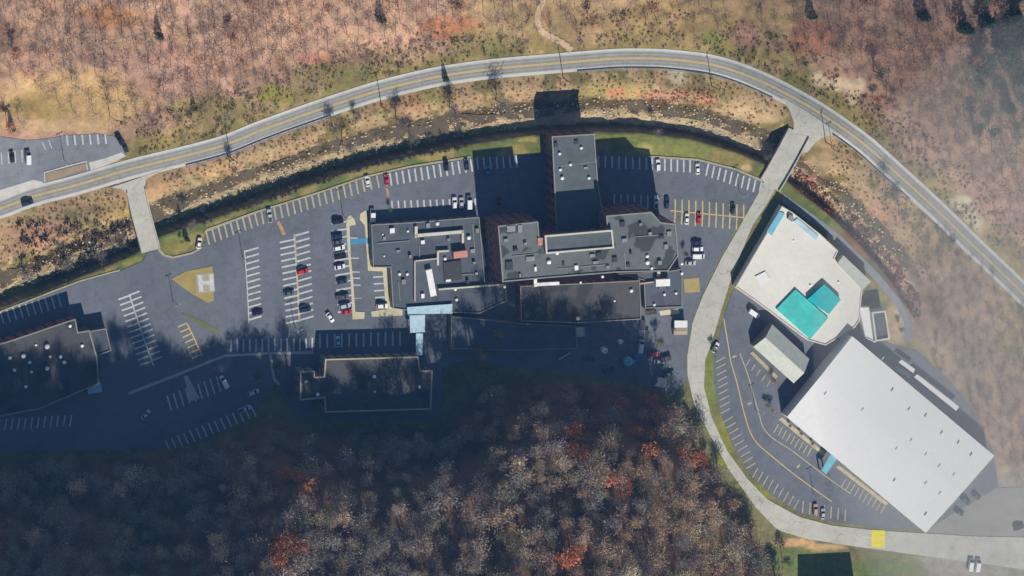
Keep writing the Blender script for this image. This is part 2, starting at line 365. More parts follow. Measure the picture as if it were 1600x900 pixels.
# ---------------------------------------------------------------- terrain sheet with its ground covers
def build_ground():
    us = np.concatenate([np.arange(-700, -100, 25), np.arange(-100, 1704, 4), np.arange(1704, 2300, 25)])
    vs = np.concatenate([np.arange(-500, -100, 25), np.arange(-100, 964, 4), np.arange(964, 1750, 14)])
    X, Y = np.meshgrid(us, vs); Z = height(X, Y)
    W = G(X.ravel(), Y.ravel(), np.zeros(X.size)); W[:, 2] = Z.ravel()
    dS = sdist(BANK, X, Y); dR = sdist(ROAD, X, Y); dN = sdist(HN, X, Y); dT = -sdist(TOE, X, Y)
    n1 = vnoise(X, Y, 22, 1); n2 = vnoise(X, Y, 9, 2); n3 = vnoise(X, Y, 60, 4)
    col = np.zeros(X.shape + (3,)); col[:] = alb(128, 126, 86)
    def lay(c, w):
        w = np.clip(w, 0, 1)[..., None]; col[:] = col * (1 - w) + np.array(alb(*c)) * w
    # between lot and road: scrub, rocks, water's edge
    bank = ss(-3, 3, dS) * (dR < 0)
    lay((172, 146, 110), bank)
    lay((122, 114, 68), bank * ss(0.5, 0.65, n1) * 0.85); lay((196, 174, 130), bank * ss(0.6, 0.75, n2) * 0.6)
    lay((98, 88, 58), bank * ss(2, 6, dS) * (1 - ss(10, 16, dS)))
    lay((112, 120, 68), bank * ss(10, 14, dS) * (1 - ss(24, 30, dS + 8 * n2)) * (1 - ss(760, 860, X)) * 0.9)
    lay((208, 186, 144), bank * ss(np.where(X < 800, 22, 14), np.where(X < 800, 28, 20), dS + 8 * n2) * (1 - ss(30, 38, dS + 8 * n2)) * 0.9)
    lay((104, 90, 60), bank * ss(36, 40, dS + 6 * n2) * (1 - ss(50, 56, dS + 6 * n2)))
    lay((112, 124, 68), (1 - ss(-3, 2, dS)) * ss(-32, -26, dS) * 0.9)
    lay((166, 150, 92), (1 - ss(-3, 2, dS)) * ss(-32, -26, dS) * ss(0.5, 0.75, n1) * 0.9)
    # north of the road: olive verge then leaf litter
    nor = ss(8, 16, dR)
    lay((158, 144, 88), nor)
    lay((136, 128, 74), nor * ss(0.5, 0.65, n1))
    lay((198, 168, 126), nor * ss(0.62, 0.75, n2) * 0.6)
    up = ss(34, 62, dR + 30 * (n3 - 0.5)) * (dR > 0) * np.where((X > 700) & (X < 1260), 0.35, 1)
    lay((200, 163, 135), up)
    lay((206, 170, 142), up * ss(0.5, 0.8, n3)); lay((162, 134, 112), up * ss(0.55, 0.7, n1) * 0.7)
    # south wood floor
    lay((124, 98, 76), ss(-10, 10, dT)); lay((88, 80, 62), ss(-10, 10, dT) * ss(0.5, 0.7, n1) * 0.6)
    B = [  # x, y, rx, ry, colour, strength: patches of plants, bare soil and rock
        (110, 150, 130, 45, (200, 168, 118), .9), (60, 165, 60, 22, (170, 150, 88), .7), (175, 170, 45, 30, (206, 176, 122), .7), (95, 198, 110, 9, (214, 182, 136), .9),
        (430, 150, 32, 16, (164, 160, 74), .9), (520, 118, 70, 25, (142, 138, 80), .8), (640, 92, 24, 9, (208, 172, 134), .8), (330, 170, 70, 28, (146, 138, 82), .8),
        (700, 45, 50, 22, (196, 130, 88), .8), (165, 20, 55, 18, (196, 140, 88), .8), (490, 92, 30, 10, (192, 128, 104), .7), (250, 105, 60, 45, (178, 142, 126), .8),
        (760, 70, 60, 25, (150, 142, 90), .7), (1000, 40, 180, 40, (168, 146, 98), .75), (1040, 12, 60, 10, (176, 150, 100), .7), (925, 58, 40, 12, (206, 172, 128), .7),
        (1055, 28, 12, 12, (210, 166, 126), .7), (1115, 60, 18, 12, (150, 156, 84), .8), (1165, 55, 22, 22, (192, 148, 126), .7), (1265, 55, 35, 30, (196, 130, 100), .8),
        (1430, 90, 90, 80, (176, 140, 118), .7), (1550, 120, 70, 90, (120, 118, 84), .6), (1560, 250, 60, 120, (168, 138, 118), .8), (1500, 200, 120, 70, (170, 140, 116), .8),
        (640, 160, 60, 20, (182, 142, 106), .7), (676, 152, 18, 12, (146, 144, 84), .8), (960, 140, 60, 16, (168, 150, 96), .8), (1120, 140, 60, 15, (156, 138, 90), .8),
        (1060, 121, 14, 14, (200, 190, 165), .9), (965, 146, 14, 12, (194, 126, 96), .7), (1050, 148, 50, 7, (192, 132, 106), .6), (1110, 158, 22, 7, (190, 130, 104), .6),
        (250, 290, 20, 20, (190, 152, 112), .8), (190, 330, 40, 25, (188, 160, 104), .6), (60, 370, 60, 25, (196, 150, 120), .7), (330, 262, 40, 14, (206, 166, 120), .7),
        (1180, 172, 50, 22, (212, 184, 140), .6), (1280, 262, 26, 22, (190, 164, 124), .6), (1330, 400, 30, 50, (150, 80, 62), .6), (1400, 440, 20, 30, (150, 74, 66), .6),
        (1262, 290, 22, 16, (178, 96, 72), .6), (1262, 300, 14, 14, (140, 138, 84), .7), (1310, 360, 12, 40, (144, 142, 84), .5), (1390, 330, 30, 20, (190, 146, 124), .6),
        (1480, 480, 80, 90, (168, 142, 122), .7), (1520, 600, 60, 90, (164, 146, 126), .8), (1565, 640, 40, 80, (176, 146, 124), .7), (1400, 505, 18, 36, (200, 176, 140), .8),
        (1560, 820, 90, 90, (158, 154, 144), .95), (1500, 870, 70, 40, (158, 154, 144), .9), (1255, 875, 60, 24, (112, 128, 72), .9), (1380, 890, 60, 14, (112, 128, 72), .9),
        (1240, 848, 34, 7, (214, 172, 124), .95), (1285, 855, 36, 5, (210, 176, 130), .9), (1108, 600, 10, 60, (128, 140, 72), .95), (1130, 690, 12, 60, (136, 140, 62), .95), (1190, 765, 40, 14, (140, 140, 64), .95),
        (270, 385, 26, 14, (150, 142, 78), .9), (265, 370, 22, 12, (124, 134, 72), .7), (1050, 235, 60, 16, (146, 148, 82), .9), (1140, 250, 40, 12, (160, 146, 90), .9),
        (1165, 262, 10, 7, (206, 176, 136), .9), (1008, 232, 10, 10, (178, 168, 104), .8), (205, 408, 18, 9, (148, 150, 76), .9), (60, 460, 60, 8, (130, 130, 70), .6),
        (960, 216, 60, 7, (140, 142, 76), .9), (822, 216, 16, 6, (196, 176, 100), .9), (1082, 445, 16, 12, (186, 158, 100), 1), (1075, 490, 20, 8, (196, 150, 100), 1),
        (125, 605, 70, 40, (120, 110, 76), .9), (260, 625, 40, 30, (110, 104, 70), .9), (330, 580, 40, 20, (104, 108, 68), .9), (420, 590, 30, 40, (110, 112, 72), .9), (720, 570, 40, 30, (104, 108, 66), .8),
    ]
    B += [(1278, 125, 13, 14, (230, 206, 164), 1), (1312, 131, 24, 10, (230, 206, 164), 1), (1336, 140, 12, 20, (232, 208, 166), 1), (1332, 154, 9, 12, (228, 202, 160), 1),
          (1502, 318, 17, 12, (214, 204, 172), 1), (1516, 334, 13, 15, (214, 204, 172), 1), (1529, 350, 8, 14, (214, 204, 172), 1)]
    for (x, y, rx, ry, c, s) in B:
        q = ((X - x) / rx) ** 2 + ((Y - y) / ry) ** 2
        lay(c, (1 - ss(0.35, 1.5, q + 0.9 * (n2 - 0.5) + 0.5 * (n1 - 0.5))) * s)
    nv, nu = X.shape
    idx = np.arange(nv * nu).reshape(nv, nu)
    Q = np.stack([idx[:-1, :-1], idx[1:, :-1], idx[1:, 1:], idx[:-1, 1:]], -1).reshape(-1, 4)
    me = bpy.data.meshes.new('ground')
    me.vertices.add(len(W)); me.vertices.foreach_set('co', W.ravel().astype(np.float32))
    me.loops.add(Q.size); me.loops.foreach_set('vertex_index', Q.ravel().astype(np.int32))
    me.polygons.add(len(Q)); me.polygons.foreach_set('loop_start', np.arange(0, Q.size, 4, dtype=np.int32))
    me.polygons.foreach_set('use_smooth', np.ones(len(Q), bool))
    me.update(calc_edges=True)
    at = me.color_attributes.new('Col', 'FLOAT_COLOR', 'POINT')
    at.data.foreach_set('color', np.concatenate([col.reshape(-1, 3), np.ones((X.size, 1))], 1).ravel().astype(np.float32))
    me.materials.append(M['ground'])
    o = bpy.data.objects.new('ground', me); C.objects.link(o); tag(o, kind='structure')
build_ground()

# ---------------------------------------------------------------- roads, bridges, lots
RL = smooth_line(ROAD, 8)
road = strip('main_road', RL, -11.5, 11.5, 0.03, 'road')
strip('road_shoulder', RL, 11.5, 15.5, 0.0, 'shoulder', road); strip('road_shoulder', RL, -15.5, -11.5, 0.0, 'shoulder', road)
strip('centre_line', RL, 0.2, 1.5, 0.055, 'yellow_paint', road, 0.02); strip('centre_line', RL, -1.5, -0.2, 0.055, 'yellow_paint', road, 0.02)
strip('edge_line', RL, 10.6, 11.3, 0.055, 'white_paint', road, 0.02); strip('edge_line', RL, -11.3, -10.6, 0.055, 'white_paint', road, 0.02)
for _o in (-8.4, -3.4, 3.4, 8.4): strip('wheel_track', RL, _o - 1.1, _o + 1.1, 0.042, 'wheel_track', road, 0.02)
tag(slab('bridge_approach', [(172, 293), (200, 284), (262, 262), (228, 280), (226, 300), (230, 312), (203, 318), (198, 303), (190, 295)], 0.09, 'concrete'))
tag(slab('bridge_approach', [(1222, 152), (1260, 174), (1316, 212), (1292, 212), (1276, 220), (1262, 238), (1228, 240), (1240, 212), (1240, 190), (1234, 172)], 0.09, 'concrete'))

def bridge(label, L, hw, z, rail=True):
    L = smooth_line(L, 6); c = g1(*L[len(L) // 2], 0)
    r = empty('bridge', (c.x, c.y, -4.5), label, 'bridge', 'bridges over the creek')
    strip('deck', L, -hw, hw, z, 'concrete', r, 0.9)
    for s in (-1, 1):
        strip('parapet', L, s * hw, s * (hw + 1.6), z + 0.85, 'concrete', r, 1.8)
    for i in (0.24, 0.76):
        p = L[int(i * len(L))]; q = L[int(i * len(L)) + 1]
        w = g1(*p, 0); t = g1(*q, 0) - w
        box('pier', 'concrete', (w.x, w.y, -6), (1.0, hw * 2 * MPP, 6 + z - 0.92), math.atan2(t.y, t.x), r)
    return r
bridge('pale concrete bridge crossing the creek at the left, by the helipad lawn', [(213, 298), (221, 335), (231, 372), (236, 392)], 13.5, 0.06)
bridge('wide concrete bridge at the right with a dark shadow on the creek beside it', [(1249, 208), (1232, 240), (1214, 272), (1203, 290)], 16.5, 0.06)
slab('service_road', [(1219, 281), (1200, 316), (1176, 352), (1156, 400), (1141, 440), (1126, 488), (1112, 536), (1102, 562), (1100, 605), (1112, 652), (1136, 704), (1168, 748),
      (1200, 781), (1250, 808), (1300, 821), (1370, 829), (1440, 833), (1520, 838), (1700, 842), (1700, 905), (1560, 884), (1440, 868), (1330, 853), (1260, 842), (1215, 828), (1180, 792),
      (1140, 735), (1105, 672), (1084, 630), (1074, 585), (1074, 555), (1082, 505), (1098, 462), (1128, 402), (1160, 346), (1186, 300), (1190, 286)], 0.05, 'concrete')

lot = slab('parking_lot', [(-120, 520), (0, 489), (50, 470), (88, 455), (125, 441), (187, 424), (222, 408), (232, 394), (249, 391), (256, 398), (268, 402), (300, 395), (316, 386), (322, 362), (400, 333), (500, 303),
      (570, 279), (640, 263), (735, 248), (810, 242), (900, 240), (1010, 246), (1090, 251), (1150, 266), (1192, 285), (1174, 318), (1150, 356), (1124, 404), (1096, 462), (1080, 508), (1072, 560),
      (1074, 592), (1058, 618), (1000, 600), (900, 582), (800, 575), (735, 560), (690, 575), (690, 655), (465, 655), (430, 600), (395, 645), (330, 682), (260, 702), (-120, 706)], 0.0, 'asphalt')
nwlot = slab('upper_parking_lot', [(-120, 222), (0, 213), (40, 219), (66, 218), (100, 212), (150, 209), (186, 214), (199, 234), (190, 246), (150, 263), (120, 272), (60, 288), (0, 306), (-120, 338)], -0.02, 'asphalt_old')
slab('gravel_apron', [(-60, 315), (0, 297), (52, 281), (66, 284), (70, 291), (0, 314), (-60, 330)], 0.015, 'shoulder')
slab('gravel_apron', [(139, 254), (165, 247), (190, 238), (197, 244), (170, 257), (142, 266)], 0.015, 'shoulder')
selot = slab('warehouse_parking_lot', [(1132, 492), (1146, 452), (1170, 462), (1290, 500), (1400, 540), (1432, 548), (1480, 590), (1520, 640), (1552, 705), (1560, 760), (1448, 828), (1380, 825),
      (1300, 815), (1250, 801), (1204, 772), (1170, 738), (1142, 690), (1126, 646), (1116, 600), (1116, 560)], -0.02, 'asphalt')
strip('footpath', smooth_line([(1222, 308), (1262, 336), (1300, 364), (1340, 402), (1376, 440), (1404, 476), (1418, 506), (1418, 535)], 6), -5.5, 5.5, -0.04, 'asphalt_old')
slab('gravel_yard', [(1446, 832), (1462, 805), (1500, 778), (1560, 762), (1720, 760), (1720, 838), (1520, 836)], -0.03, 'gravel')
strip('trail', smooth_line([(852, -40), (848, 0), (841, 18), (840, 34), (846, 48), (862, 58), (880, 68), (893, 79)], 6), -4.5, 4.5, 0.5, 'trail', None, 1.2) if False else None

# conforming ribbons on the slopes
def drape(name, line, hw, mat, lift=0.12):
    L = np.asarray(line, float); T = np.gradient(L, axis=0); T /= np.linalg.norm(T, axis=1)[:, None]
    N = np.stack([T[:, 1], -T[:, 0]], 1); rows = []
    k = 5
    for j in range(k):
        s = (j / (k - 1) * 2 - 1) * hw * (1 + 0.18 * np.sin(np.arange(len(L)) * 1.7 + j))
        P = L + N * s[:, None]; W = on_ground(P[:, 0], P[:, 1]); W[:, 2] += lift; rows.append(W)
    n = len(L); V = np.vstack(rows); Fc = []
    for j in range(k - 1):
        for i in range(n - 1): Fc.append([j * n + i, j * n + i + 1, (j + 1) * n + i + 1, (j + 1) * n + i][::-1])
    o = mesh_obj(name, V, Fc, mat); o['kind'] = 'structure'; return o
drape('trail', smooth_line([(852, -40), (848, 0), (841, 18), (840, 34), (846, 48), (862, 58), (880, 68), (893, 79)], 8), 4.6, 'trail', 0.25)

# creek water
WL = []
for x in np.arange(-60, 1400, 14): pass
def creek():
    L = smooth_line(BANK, 6); T = np.gradient(L, axis=0); T /= np.linalg.norm(T, axis=1)[:, None]
    N = np.stack([T[:, 1], -T[:, 0]], 1)
    keep = (L[:, 0] < 1400)
    L = L[keep]; N = N[keep]; A = []; Bq = []
    for i, (p, n) in enumerate(zip(L, N)):
        w = 10 + 8 * math.sin(i * 0.21) + 4 * math.sin(i * 0.57)
        c = 38 + 7 * math.sin(i * 0.13 + 1)
        A.append(p + n * (c - w)); Bq.append(p + n * (c + w))
    A = np.array(A); Bq = np.array(Bq); z = -4.28
    V = np.vstack([G(A[:, 0], A[:, 1], np.zeros(len(A))), G(Bq[:, 0], Bq[:, 1], np.zeros(len(A)))]); V[:, 2] = z
    n = len(A); o = mesh_obj('creek', V, [[i, i + 1, n + i + 1, n + i] for i in range(n - 1)], 'water'); o['kind'] = 'structure'
creek()

# ---------------------------------------------------------------- kerbs, walks, painted marks on the lots
slab('kerb_strip', [(318, 364), (322, 358), (400, 330), (500, 299), (570, 275), (640, 259), (735, 244), (735, 247), (640, 262), (570, 278), (500, 302), (400, 333)], 0.13, 'kerb', lot, 0.2)
slab('kerb_strip', [(1012, 243), (1090, 248), (1150, 263), (1192, 281), (1190, 284), (1150, 266), (1090, 251), (1012, 246)], 0.13, 'kerb', lot, 0.2)
slab('kerb_strip', [(0, 486), (50, 467), (88, 452), (125, 438), (187, 421), (187, 423.5), (125, 440.5), (88, 454.5), (50, 469.5), (0, 488.5)], 0.13, 'kerb', lot, 0.2)
slab('kerb_strip', [(249, 388), (258, 397), (270, 401), (300, 394), (316, 385), (316, 388), (300, 397), (270, 404), (255, 400), (246, 391)], 0.12, 'kerb', lot, 0.2)
slab('pavement', [(562, 343), (563, 334), (572, 328), (575, 346), (580, 412), (608, 417), (613, 479), (629, 483), (629, 493), (581, 495), (580, 487), (603, 483), (598, 424), (575, 423), (570, 352)], 0.14, 'walk')
slab('pavement', [(542, 340), (548, 336), (554, 343), (556, 351), (546, 353), (548, 400), (552, 440), (555, 487), (570, 488), (569, 498), (551, 499), (548, 440), (544, 400), (541, 352)], 0.14, 'walk')
slab('pavement', [(200, 613), (270, 586), (350, 554), (420, 550), (490, 549), (490, 553), (420, 554), (351, 558), (272, 590), (202, 617)], 0.1, 'concrete')
slab('pavement', [(287, 588), (292, 586), (312, 622), (296, 628), (292, 606)], 0.1, 'concrete')
slab('pavement', [(420, 553), (424, 553), (430, 590), (438, 600), (434, 602), (426, 592)], 0.1, 'concrete')
slab('pavement', [(1030, 486), (1060, 482), (1062, 490), (1032, 493)], 0.14, 'walk')
slab('grass_island', [(268, 436), (290, 424), (332, 416), (334, 470), (324, 473), (300, 459)], 0.12, surf('island_grass', alb(172, 152, 88), 0.85, 1.12, 0.2, 1.5))
slab('grass_island', [(70, 271), (135, 255), (137, 263), (74, 284)], 0.1, surf('island_soil', alb(168, 146, 120), 0.8, 1.12, 0.2, 1.5))
strip('kerb_strip', [(70, 284), (69, 270), (100, 261), (135, 252), (137, 265)], -1.0, 1.0, 0.16, 'shoulder', nwlot, 0.2)
slab('grass_island', [(284, 490), (296, 492), (340, 514), (342, 522), (312, 508)], 0.1, surf('island_green', alb(112, 122, 70), 0.85, 1.12, 0.2, 1.5))
slab('grass_island', [(1068, 436), (1092, 434), (1094, 456), (1070, 458)], 0.1, surf('island_tan', alb(178, 158, 104), 0.85, 1.12, 0.2, 1.5))

# helipad with its letter
hp = slab('helipad', [(306, 428), (334, 426), (336, 456), (308, 459)], 0.17, 'pad')
for q in ([(309, 430), (316, 429.6), (318, 456), (311, 456.4)], [(326, 429), (333, 428.6), (335, 454), (328, 454.4)], [(316.6, 439), (327, 438.3), (327.5, 445), (317.2, 445.7)]):
    slab('painted_letter', q, 0.2, 'white_paint', hp, 0.02)

def row(parent, p0, p1, n, vec, mat='white_paint', w=0.66, z=0.035, vec1=None):
    for i in range(n):
        t = i / max(n - 1, 1)
        v = vec if vec1 is None else (vec[0] * (1 - t) + vec1[0] * t, vec[1] * (1 - t) + vec1[1] * t)
        a = (p0[0] * (1 - t) + p1[0] * t, p0[1] * (1 - t) + p1[1] * t)
        A = g1(a[0], a[1], 0); B = g1(a[0] + v[0], a[1] + v[1], 0); d = B - A
        me = _bm.get(('stall_line', mat)) or _bm.setdefault(('stall_line', mat), box_mesh('stall_line', mat))
        o = bpy.data.objects.new('stall_line', me); C.objects.link(o); o.parent = parent
        o.location = (A + B) / 2 + Vector((0, 0, z - 0.02)) - wloc(parent)
        o.rotation_euler = (0, 0, math.atan2(d.y, d.x)); o.scale = (d.length, w, 0.02)
def poly_line(parent, name, pts, hw, mat, z=0.03):
    strip(name, smooth_line(pts, 4), -hw, hw, z, mat, parent, 0.02)
# long north row, tan then white
row(lot, (322, 362), (398, 333), 9, (5, 20), 'tan_paint'); row(lot, (408, 330), (566, 280), 17, (4, 20), 'tan_paint'); row(lot, (577, 277), (600, 272), 3, (4, 19), 'tan_paint')
row(lot, (609, 270), (735, 248), 14, (3, 20)); row(lot, (745, 246), (806, 243), 7, (2, 19)); row(lot, (935, 243), (1010, 246), 8, (0, 19))
row(lot, (1019, 247), (1088, 251), 8, (0, 19)); row(lot, (1107, 256), (1190, 284), 10, (-4, 19))
row(lot, (612, 314), (742, 310), 14, (1, 11)); row(lot, (960, 303), (1012, 305), 6, (0, 22))
row(lot, (1055, 311), (1162, 320), 11, (0, 20), 'yellow_paint', 0.55); row(lot, (1055, 331), (1162, 341), 11, (-1, 19), 'yellow_paint', 0.55)
poly_line(lot, 'row_line', [(1047, 329), (1100, 334), (1163, 340)], 0.8, 'yellow_paint')
row(lot, (383, 393), (388, 500), 12, (21, -6)); poly_line(lot, 'row_line', [(382, 391), (386, 445), (389, 505)], 0.7, 'white_paint')
row(lot, (437, 379), (447, 505), 14, (23, -5)); row(lot, (462, 368), (469, 500), 14, (21, -6)); poly_line(lot, 'row_line', [(460, 366), (464, 430), (468, 503)], 1.4, 'tan_paint', 0.02)
row(lot, (518, 350), (528, 488), 13, (24, -4)); row(lot, (546, 372), (551, 466), 4, (13, 0), 'white_paint', 0.45); row(lot, (548, 425), (551, 466), 3, (14, 0), 'white_paint', 0.45)
row(lot, (583, 433), (586, 465), 4, (18, -1), 'white_paint', 0.6)
row(lot, (185, 468), (218, 571), 13, (17, -6)); row(lot, (203, 461), (238, 563), 13, (15, -6)); poly_line(lot, 'row_line', [(202, 460), (220, 515), (240, 572)], 0.9, 'white_paint')
row(lot, (278, 511), (300, 560), 7, (13, -6), 'yellow_paint', 0.55); poly_line(lot, 'row_line', [(292, 505), (304, 530), (316, 556)], 0.9, 'yellow_paint')
row(lot, (361, 530), (488, 528), 14, (0, 20)); row(lot, (500, 522), (625, 518), 12, (0, 22))
row(lot, (261, 618), (338, 588), 9, (7, 24)); row(lot, (258, 688), (392, 634), 15, (8, 17)); row(lot, (0, 655), (112, 648), 12, (-3, 18)); row(lot, (0, 486), (90, 460), 10, (6, 20))
row(nwlot, (66, 221), (76, 219), 2, (5, 13), 'white_paint', 0.35); row(nwlot, (104, 211), (164, 209), 6, (2, 16)); row(nwlot, (2, 238), (34, 234), 4, (1, 19), 'white_paint', 0.45)
poly_line(lot, 'painted_strip', [(434, 346), (439, 355), (444, 367)], 2.6, 'orange_paint', 0.04); poly_line(lot, 'painted_strip', [(604, 294), (606, 302), (606, 312)], 1.8, 'orange_paint', 0.04)
poly_line(lot, 'painted_crossing', [(540, 378), (558, 377), (573, 376)], 4.2, 'blue_paint', 0.05)
slab('painted_crossing', [(572, 372), (579, 372), (580, 381), (573, 381)], 0.17, 'blue_paint', lot, 0.02)
# warehouse lot
row(selot, (1118, 566), (1126, 646), 9, (15, -8), 'tan_paint', 0.42); row(selot, (1130, 660), (1166, 732), 9, (15, -9), 'tan_paint', 0.42); row(selot, (1176, 746), (1240, 796), 9, (8, -15), 'tan_paint', 0.42)
row(selot, (1254, 802), (1320, 814), 7, (1, -19), 'tan_paint', 0.42)
row(selot, (1172, 561), (1204, 594), 5, (-6, 10), 'tan_paint', 0.4); row(selot, (1216, 663), (1268, 700), 9, (-7, 13), 'tan_paint', 0.42); row(selot, (1322, 748), (1384, 788), 10, (-8, 14), 'tan_paint', 0.42)
poly_line(selot, 'lane_line', [(1131, 498), (1138, 540), (1142, 565), (1152, 600), (1164, 650), (1178, 686), (1205, 712), (1250, 748), (1300, 784)], 0.75, 'yellow_paint')
poly_line(selot, 'lane_line', [(1156, 552), (1170, 590), (1184, 640), (1198, 676), (1240, 706), (1290, 744), (1330, 772)], 0.75, 'tan_paint')
poly_line(selot, 'painted_arrow', [(1144, 558), (1151, 556)], 1.5, 'tan_paint'); poly_line(selot, 'painted_arrow', [(1168, 632), (1174, 629)], 1.5, 'tan_paint'); poly_line(selot, 'painted_arrow', [(1245, 731), (1250, 726)], 1.5, 'tan_paint')
slab('kerb_strip', [(1216, 655), (1222, 652), (1290, 708), (1286, 712)], 0.12, 'tan_paint', selot, 0.2); slab('kerb_strip', [(1306, 730), (1311, 727), (1388, 786), (1384, 790)], 0.12, 'tan_paint', selot, 0.2)
slab('kerb_strip', [(1172, 552), (1176, 549), (1216, 588), (1212, 592)], 0.12, 'tan_paint', selot, 0.2)
# speed table and arrow on the lower road
slab('speed_table', [(1362, 828), (1383, 829), (1382, 856), (1361, 855)], 0.1, 'bright_yellow')
slab('painted_arrow', [(1350, 838), (1357, 838), (1357, 841), (1350, 841)], 0.08, 'white_paint', None, 0.02); 

# ---------------------------------------------------------------- buildings
def inset(P, d):
    n = len(P); out = []
    for i in range(n):
        p0, p1, p2 = (np.array(P[(i + k - 1) % n]) for k in range(3))
        e1 = (p1 - p0) / np.linalg.norm(p1 - p0); e2 = (p2 - p1) / np.linalg.norm(p2 - p1)
        n1 = np.array((-e1[1], e1[0])); n2 = np.array((-e2[1], e2[0])); b = n1 + n2; b /= np.linalg.norm(b)
        k = d / max(0.35, b @ n1); out.append(tuple(p1 + b * k))
    return out
def block(root, name, poly, h, wall, roof, coping='coping_grey', cw=0.45, z0=-0.4, win=None, par=0.4, floors=1, skip=0):
    P = xy(poly, h); n = len(P)
    V = [(x, y, z0) for x, y in P] + [(x, y, h - 0.02) for x, y in P]
    w = mesh_obj(name, V, [[i, (i + 1) % n, n + (i + 1) % n, n + i] for i in range(n)], wall, root)
    I = inset(P, cw)
    V = [(x, y, h) for x, y in P] + [(x, y, h) for x, y in I] + [(x, y, h - par - 0.05) for x, y in I] + [(x, y, h - 0.12) for x, y in P]
    Fc = []
    for i in range(n):
        j = (i + 1) % n; Fc += [[i, j, n + j, n + i], [n + i, n + j, 2 * n + j, 2 * n + i], [3 * n + i, 3 * n + j, j, i]]
    mesh_obj('coping', V, Fc, coping, w)
    I2 = inset(P, cw * 0.8)
    mesh_obj('roof', [(x, y, h - par) for x, y in I2], [list(range(n))], roof, w)
    if win:
        pitch, ww, wh = win
        for i in range(n):
            a = Vector((*P[i], 0)); b = Vector((*P[(i + 1) % n], 0)); e = b - a; L = e.length; e.normalize(); nr = Vector((e.y, -e.x, 0))
            if nr.y < 0.2 and nr.x > -0.2: continue
            if L < 5: continue
            k = int((L - 1.5) / pitch)
            for f in range(skip, floors):
                zc = 1.1 + f * (h - 0.6) / floors
                for q in range(k):
                    s = (q + 0.5) * L / k; c = a + e * s + nr * 0.03
                    me = _bm.get(('window', 'glass')) or _bm.setdefault(('window', 'glass'), box_mesh('window', 'glass'))
                    o = bpy.data.objects.new('window', me); C.objects.link(o); o.parent = w
                    o.location = Vector((c.x, c.y, zc)) - wloc(w); o.rotation_euler = (0, 0, math.atan2(e.y, e.x)); o.scale = (ww, 0.1, wh)
    return w
def unit(w, name, px, py, h, sx, sy, sz, mat='metal_white', rz=0.0):
    p = g1(px, py, h); return box(name, mat, (p.x, p.y, h), (sx, sy, sz), rz, w)
def vent_mesh():
    V = []; Fc = []; n = 8
    prof = [(0.55, 0), (0.55, 0.45), (0.85, 0.5), (0.85, 0.85), (0.5, 1.05), (0.0, 1.1)]
    for r, z in prof:
        for i in range(n): V.append((r * math.cos(i * math.tau / n), r * math.sin(i * math.tau / n), z))
    for k in range(len(prof) - 1):
        for i in range(n): Fc.append([k * n + i, k * n + (i + 1) % n, (k + 1) * n + (i + 1) % n, (k + 1) * n + i])
    me = bpy.data.meshes.new('roof_vent'); me.from_pydata(V, [], Fc); me.materials.append(M['metal_white']); return me
VENT = vent_mesh()
def vents(w, pts, h, s=1.0):
    for (px, py, *k) in pts:
        p = g1(px, py, h); o = bpy.data.objects.new('roof_vent', VENT); C.objects.link(o); o.parent = w
        o.location = Vector((p.x, p.y, h - 0.1)) - wloc(w); q = (k[0] if k else 1) * s * 0.72; o.scale = (q, q, q)

hosp = empty('hospital_building', g1(900, 390, 0), 'large hospital of flat grey roofs with a tall block and a projecting northern wing', 'hospital')
H1 = 21.0
# tall block
tb = block(hosp, 'tall_block', [(778, 353), (841, 346), (843, 372), (851, 373), (949, 364), (947, 337), (1018, 331), (1032, 347), (1056, 350), (1060, 400), (1044, 424), (962, 426), (850, 435), (785, 441)], H1,
           'brick', 'roof_gravel', 'coping_grey', 0.5, win=(3.4, 1.6, 1.5), floors=5)
pent = block(hosp, 'penthouse', [(851, 368), (957, 359), (960, 388), (853, 397)], H1 + 1.6, 'wall_tan', 'roof_grey', 'coping_white', 0.7, z0=H1 - 0.6, par=0.7)
north = block(hosp, 'north_wing', [(862, 213), (929, 209), (935, 291), (950, 366), (870, 372)], 11.3, 'brick', 'roof_grey', 'coping_grey', 0.5, win=(3.6, 2.0, 1.6), floors=3)
vents(north, [(874, 240), (908, 231), (891, 257), (875, 265), (878, 278, 1.2), (920, 278)], 11)
unit(north, 'roof_joint', 902, 256, 10.93, 17, 0.25, 0.08, 'coping_grey', 0.06)
vents(tb, [(857, 409, 1.5), (870, 395, 1.2), (1011, 400, 1.1), (1011, 410, 1.4), (1018, 419, 1.0)], H1 - 0.4)
for (x, y, sx, sy, m) in [(798, 357, 3.5, 2.5, 'metal_grey'), (812, 357, 2, 3, 'metal_grey'), (828, 404, 3.5, 1.8, 'metal_grey'), (795, 415, 3, 3.5, 'metal_dark'), (843, 377, 2, 3, 'pink'), (972, 350, 2, 2, 'metal_dark'), (935, 397, 2.2, 1.4, 'metal_dark'),
                       (925, 399, 2.2, 1.2, 'metal_grey'), (1033, 370, 2.0, 1.2, 'metal_dark'), (981, 414, 1.4, 1.2, 'metal_dark'), (949, 417, 1.4, 1.2, 'metal_grey')]:
    unit(tb, 'rooftop_unit', x, y, H1 - 0.4, sx, sy, 0.7, m)
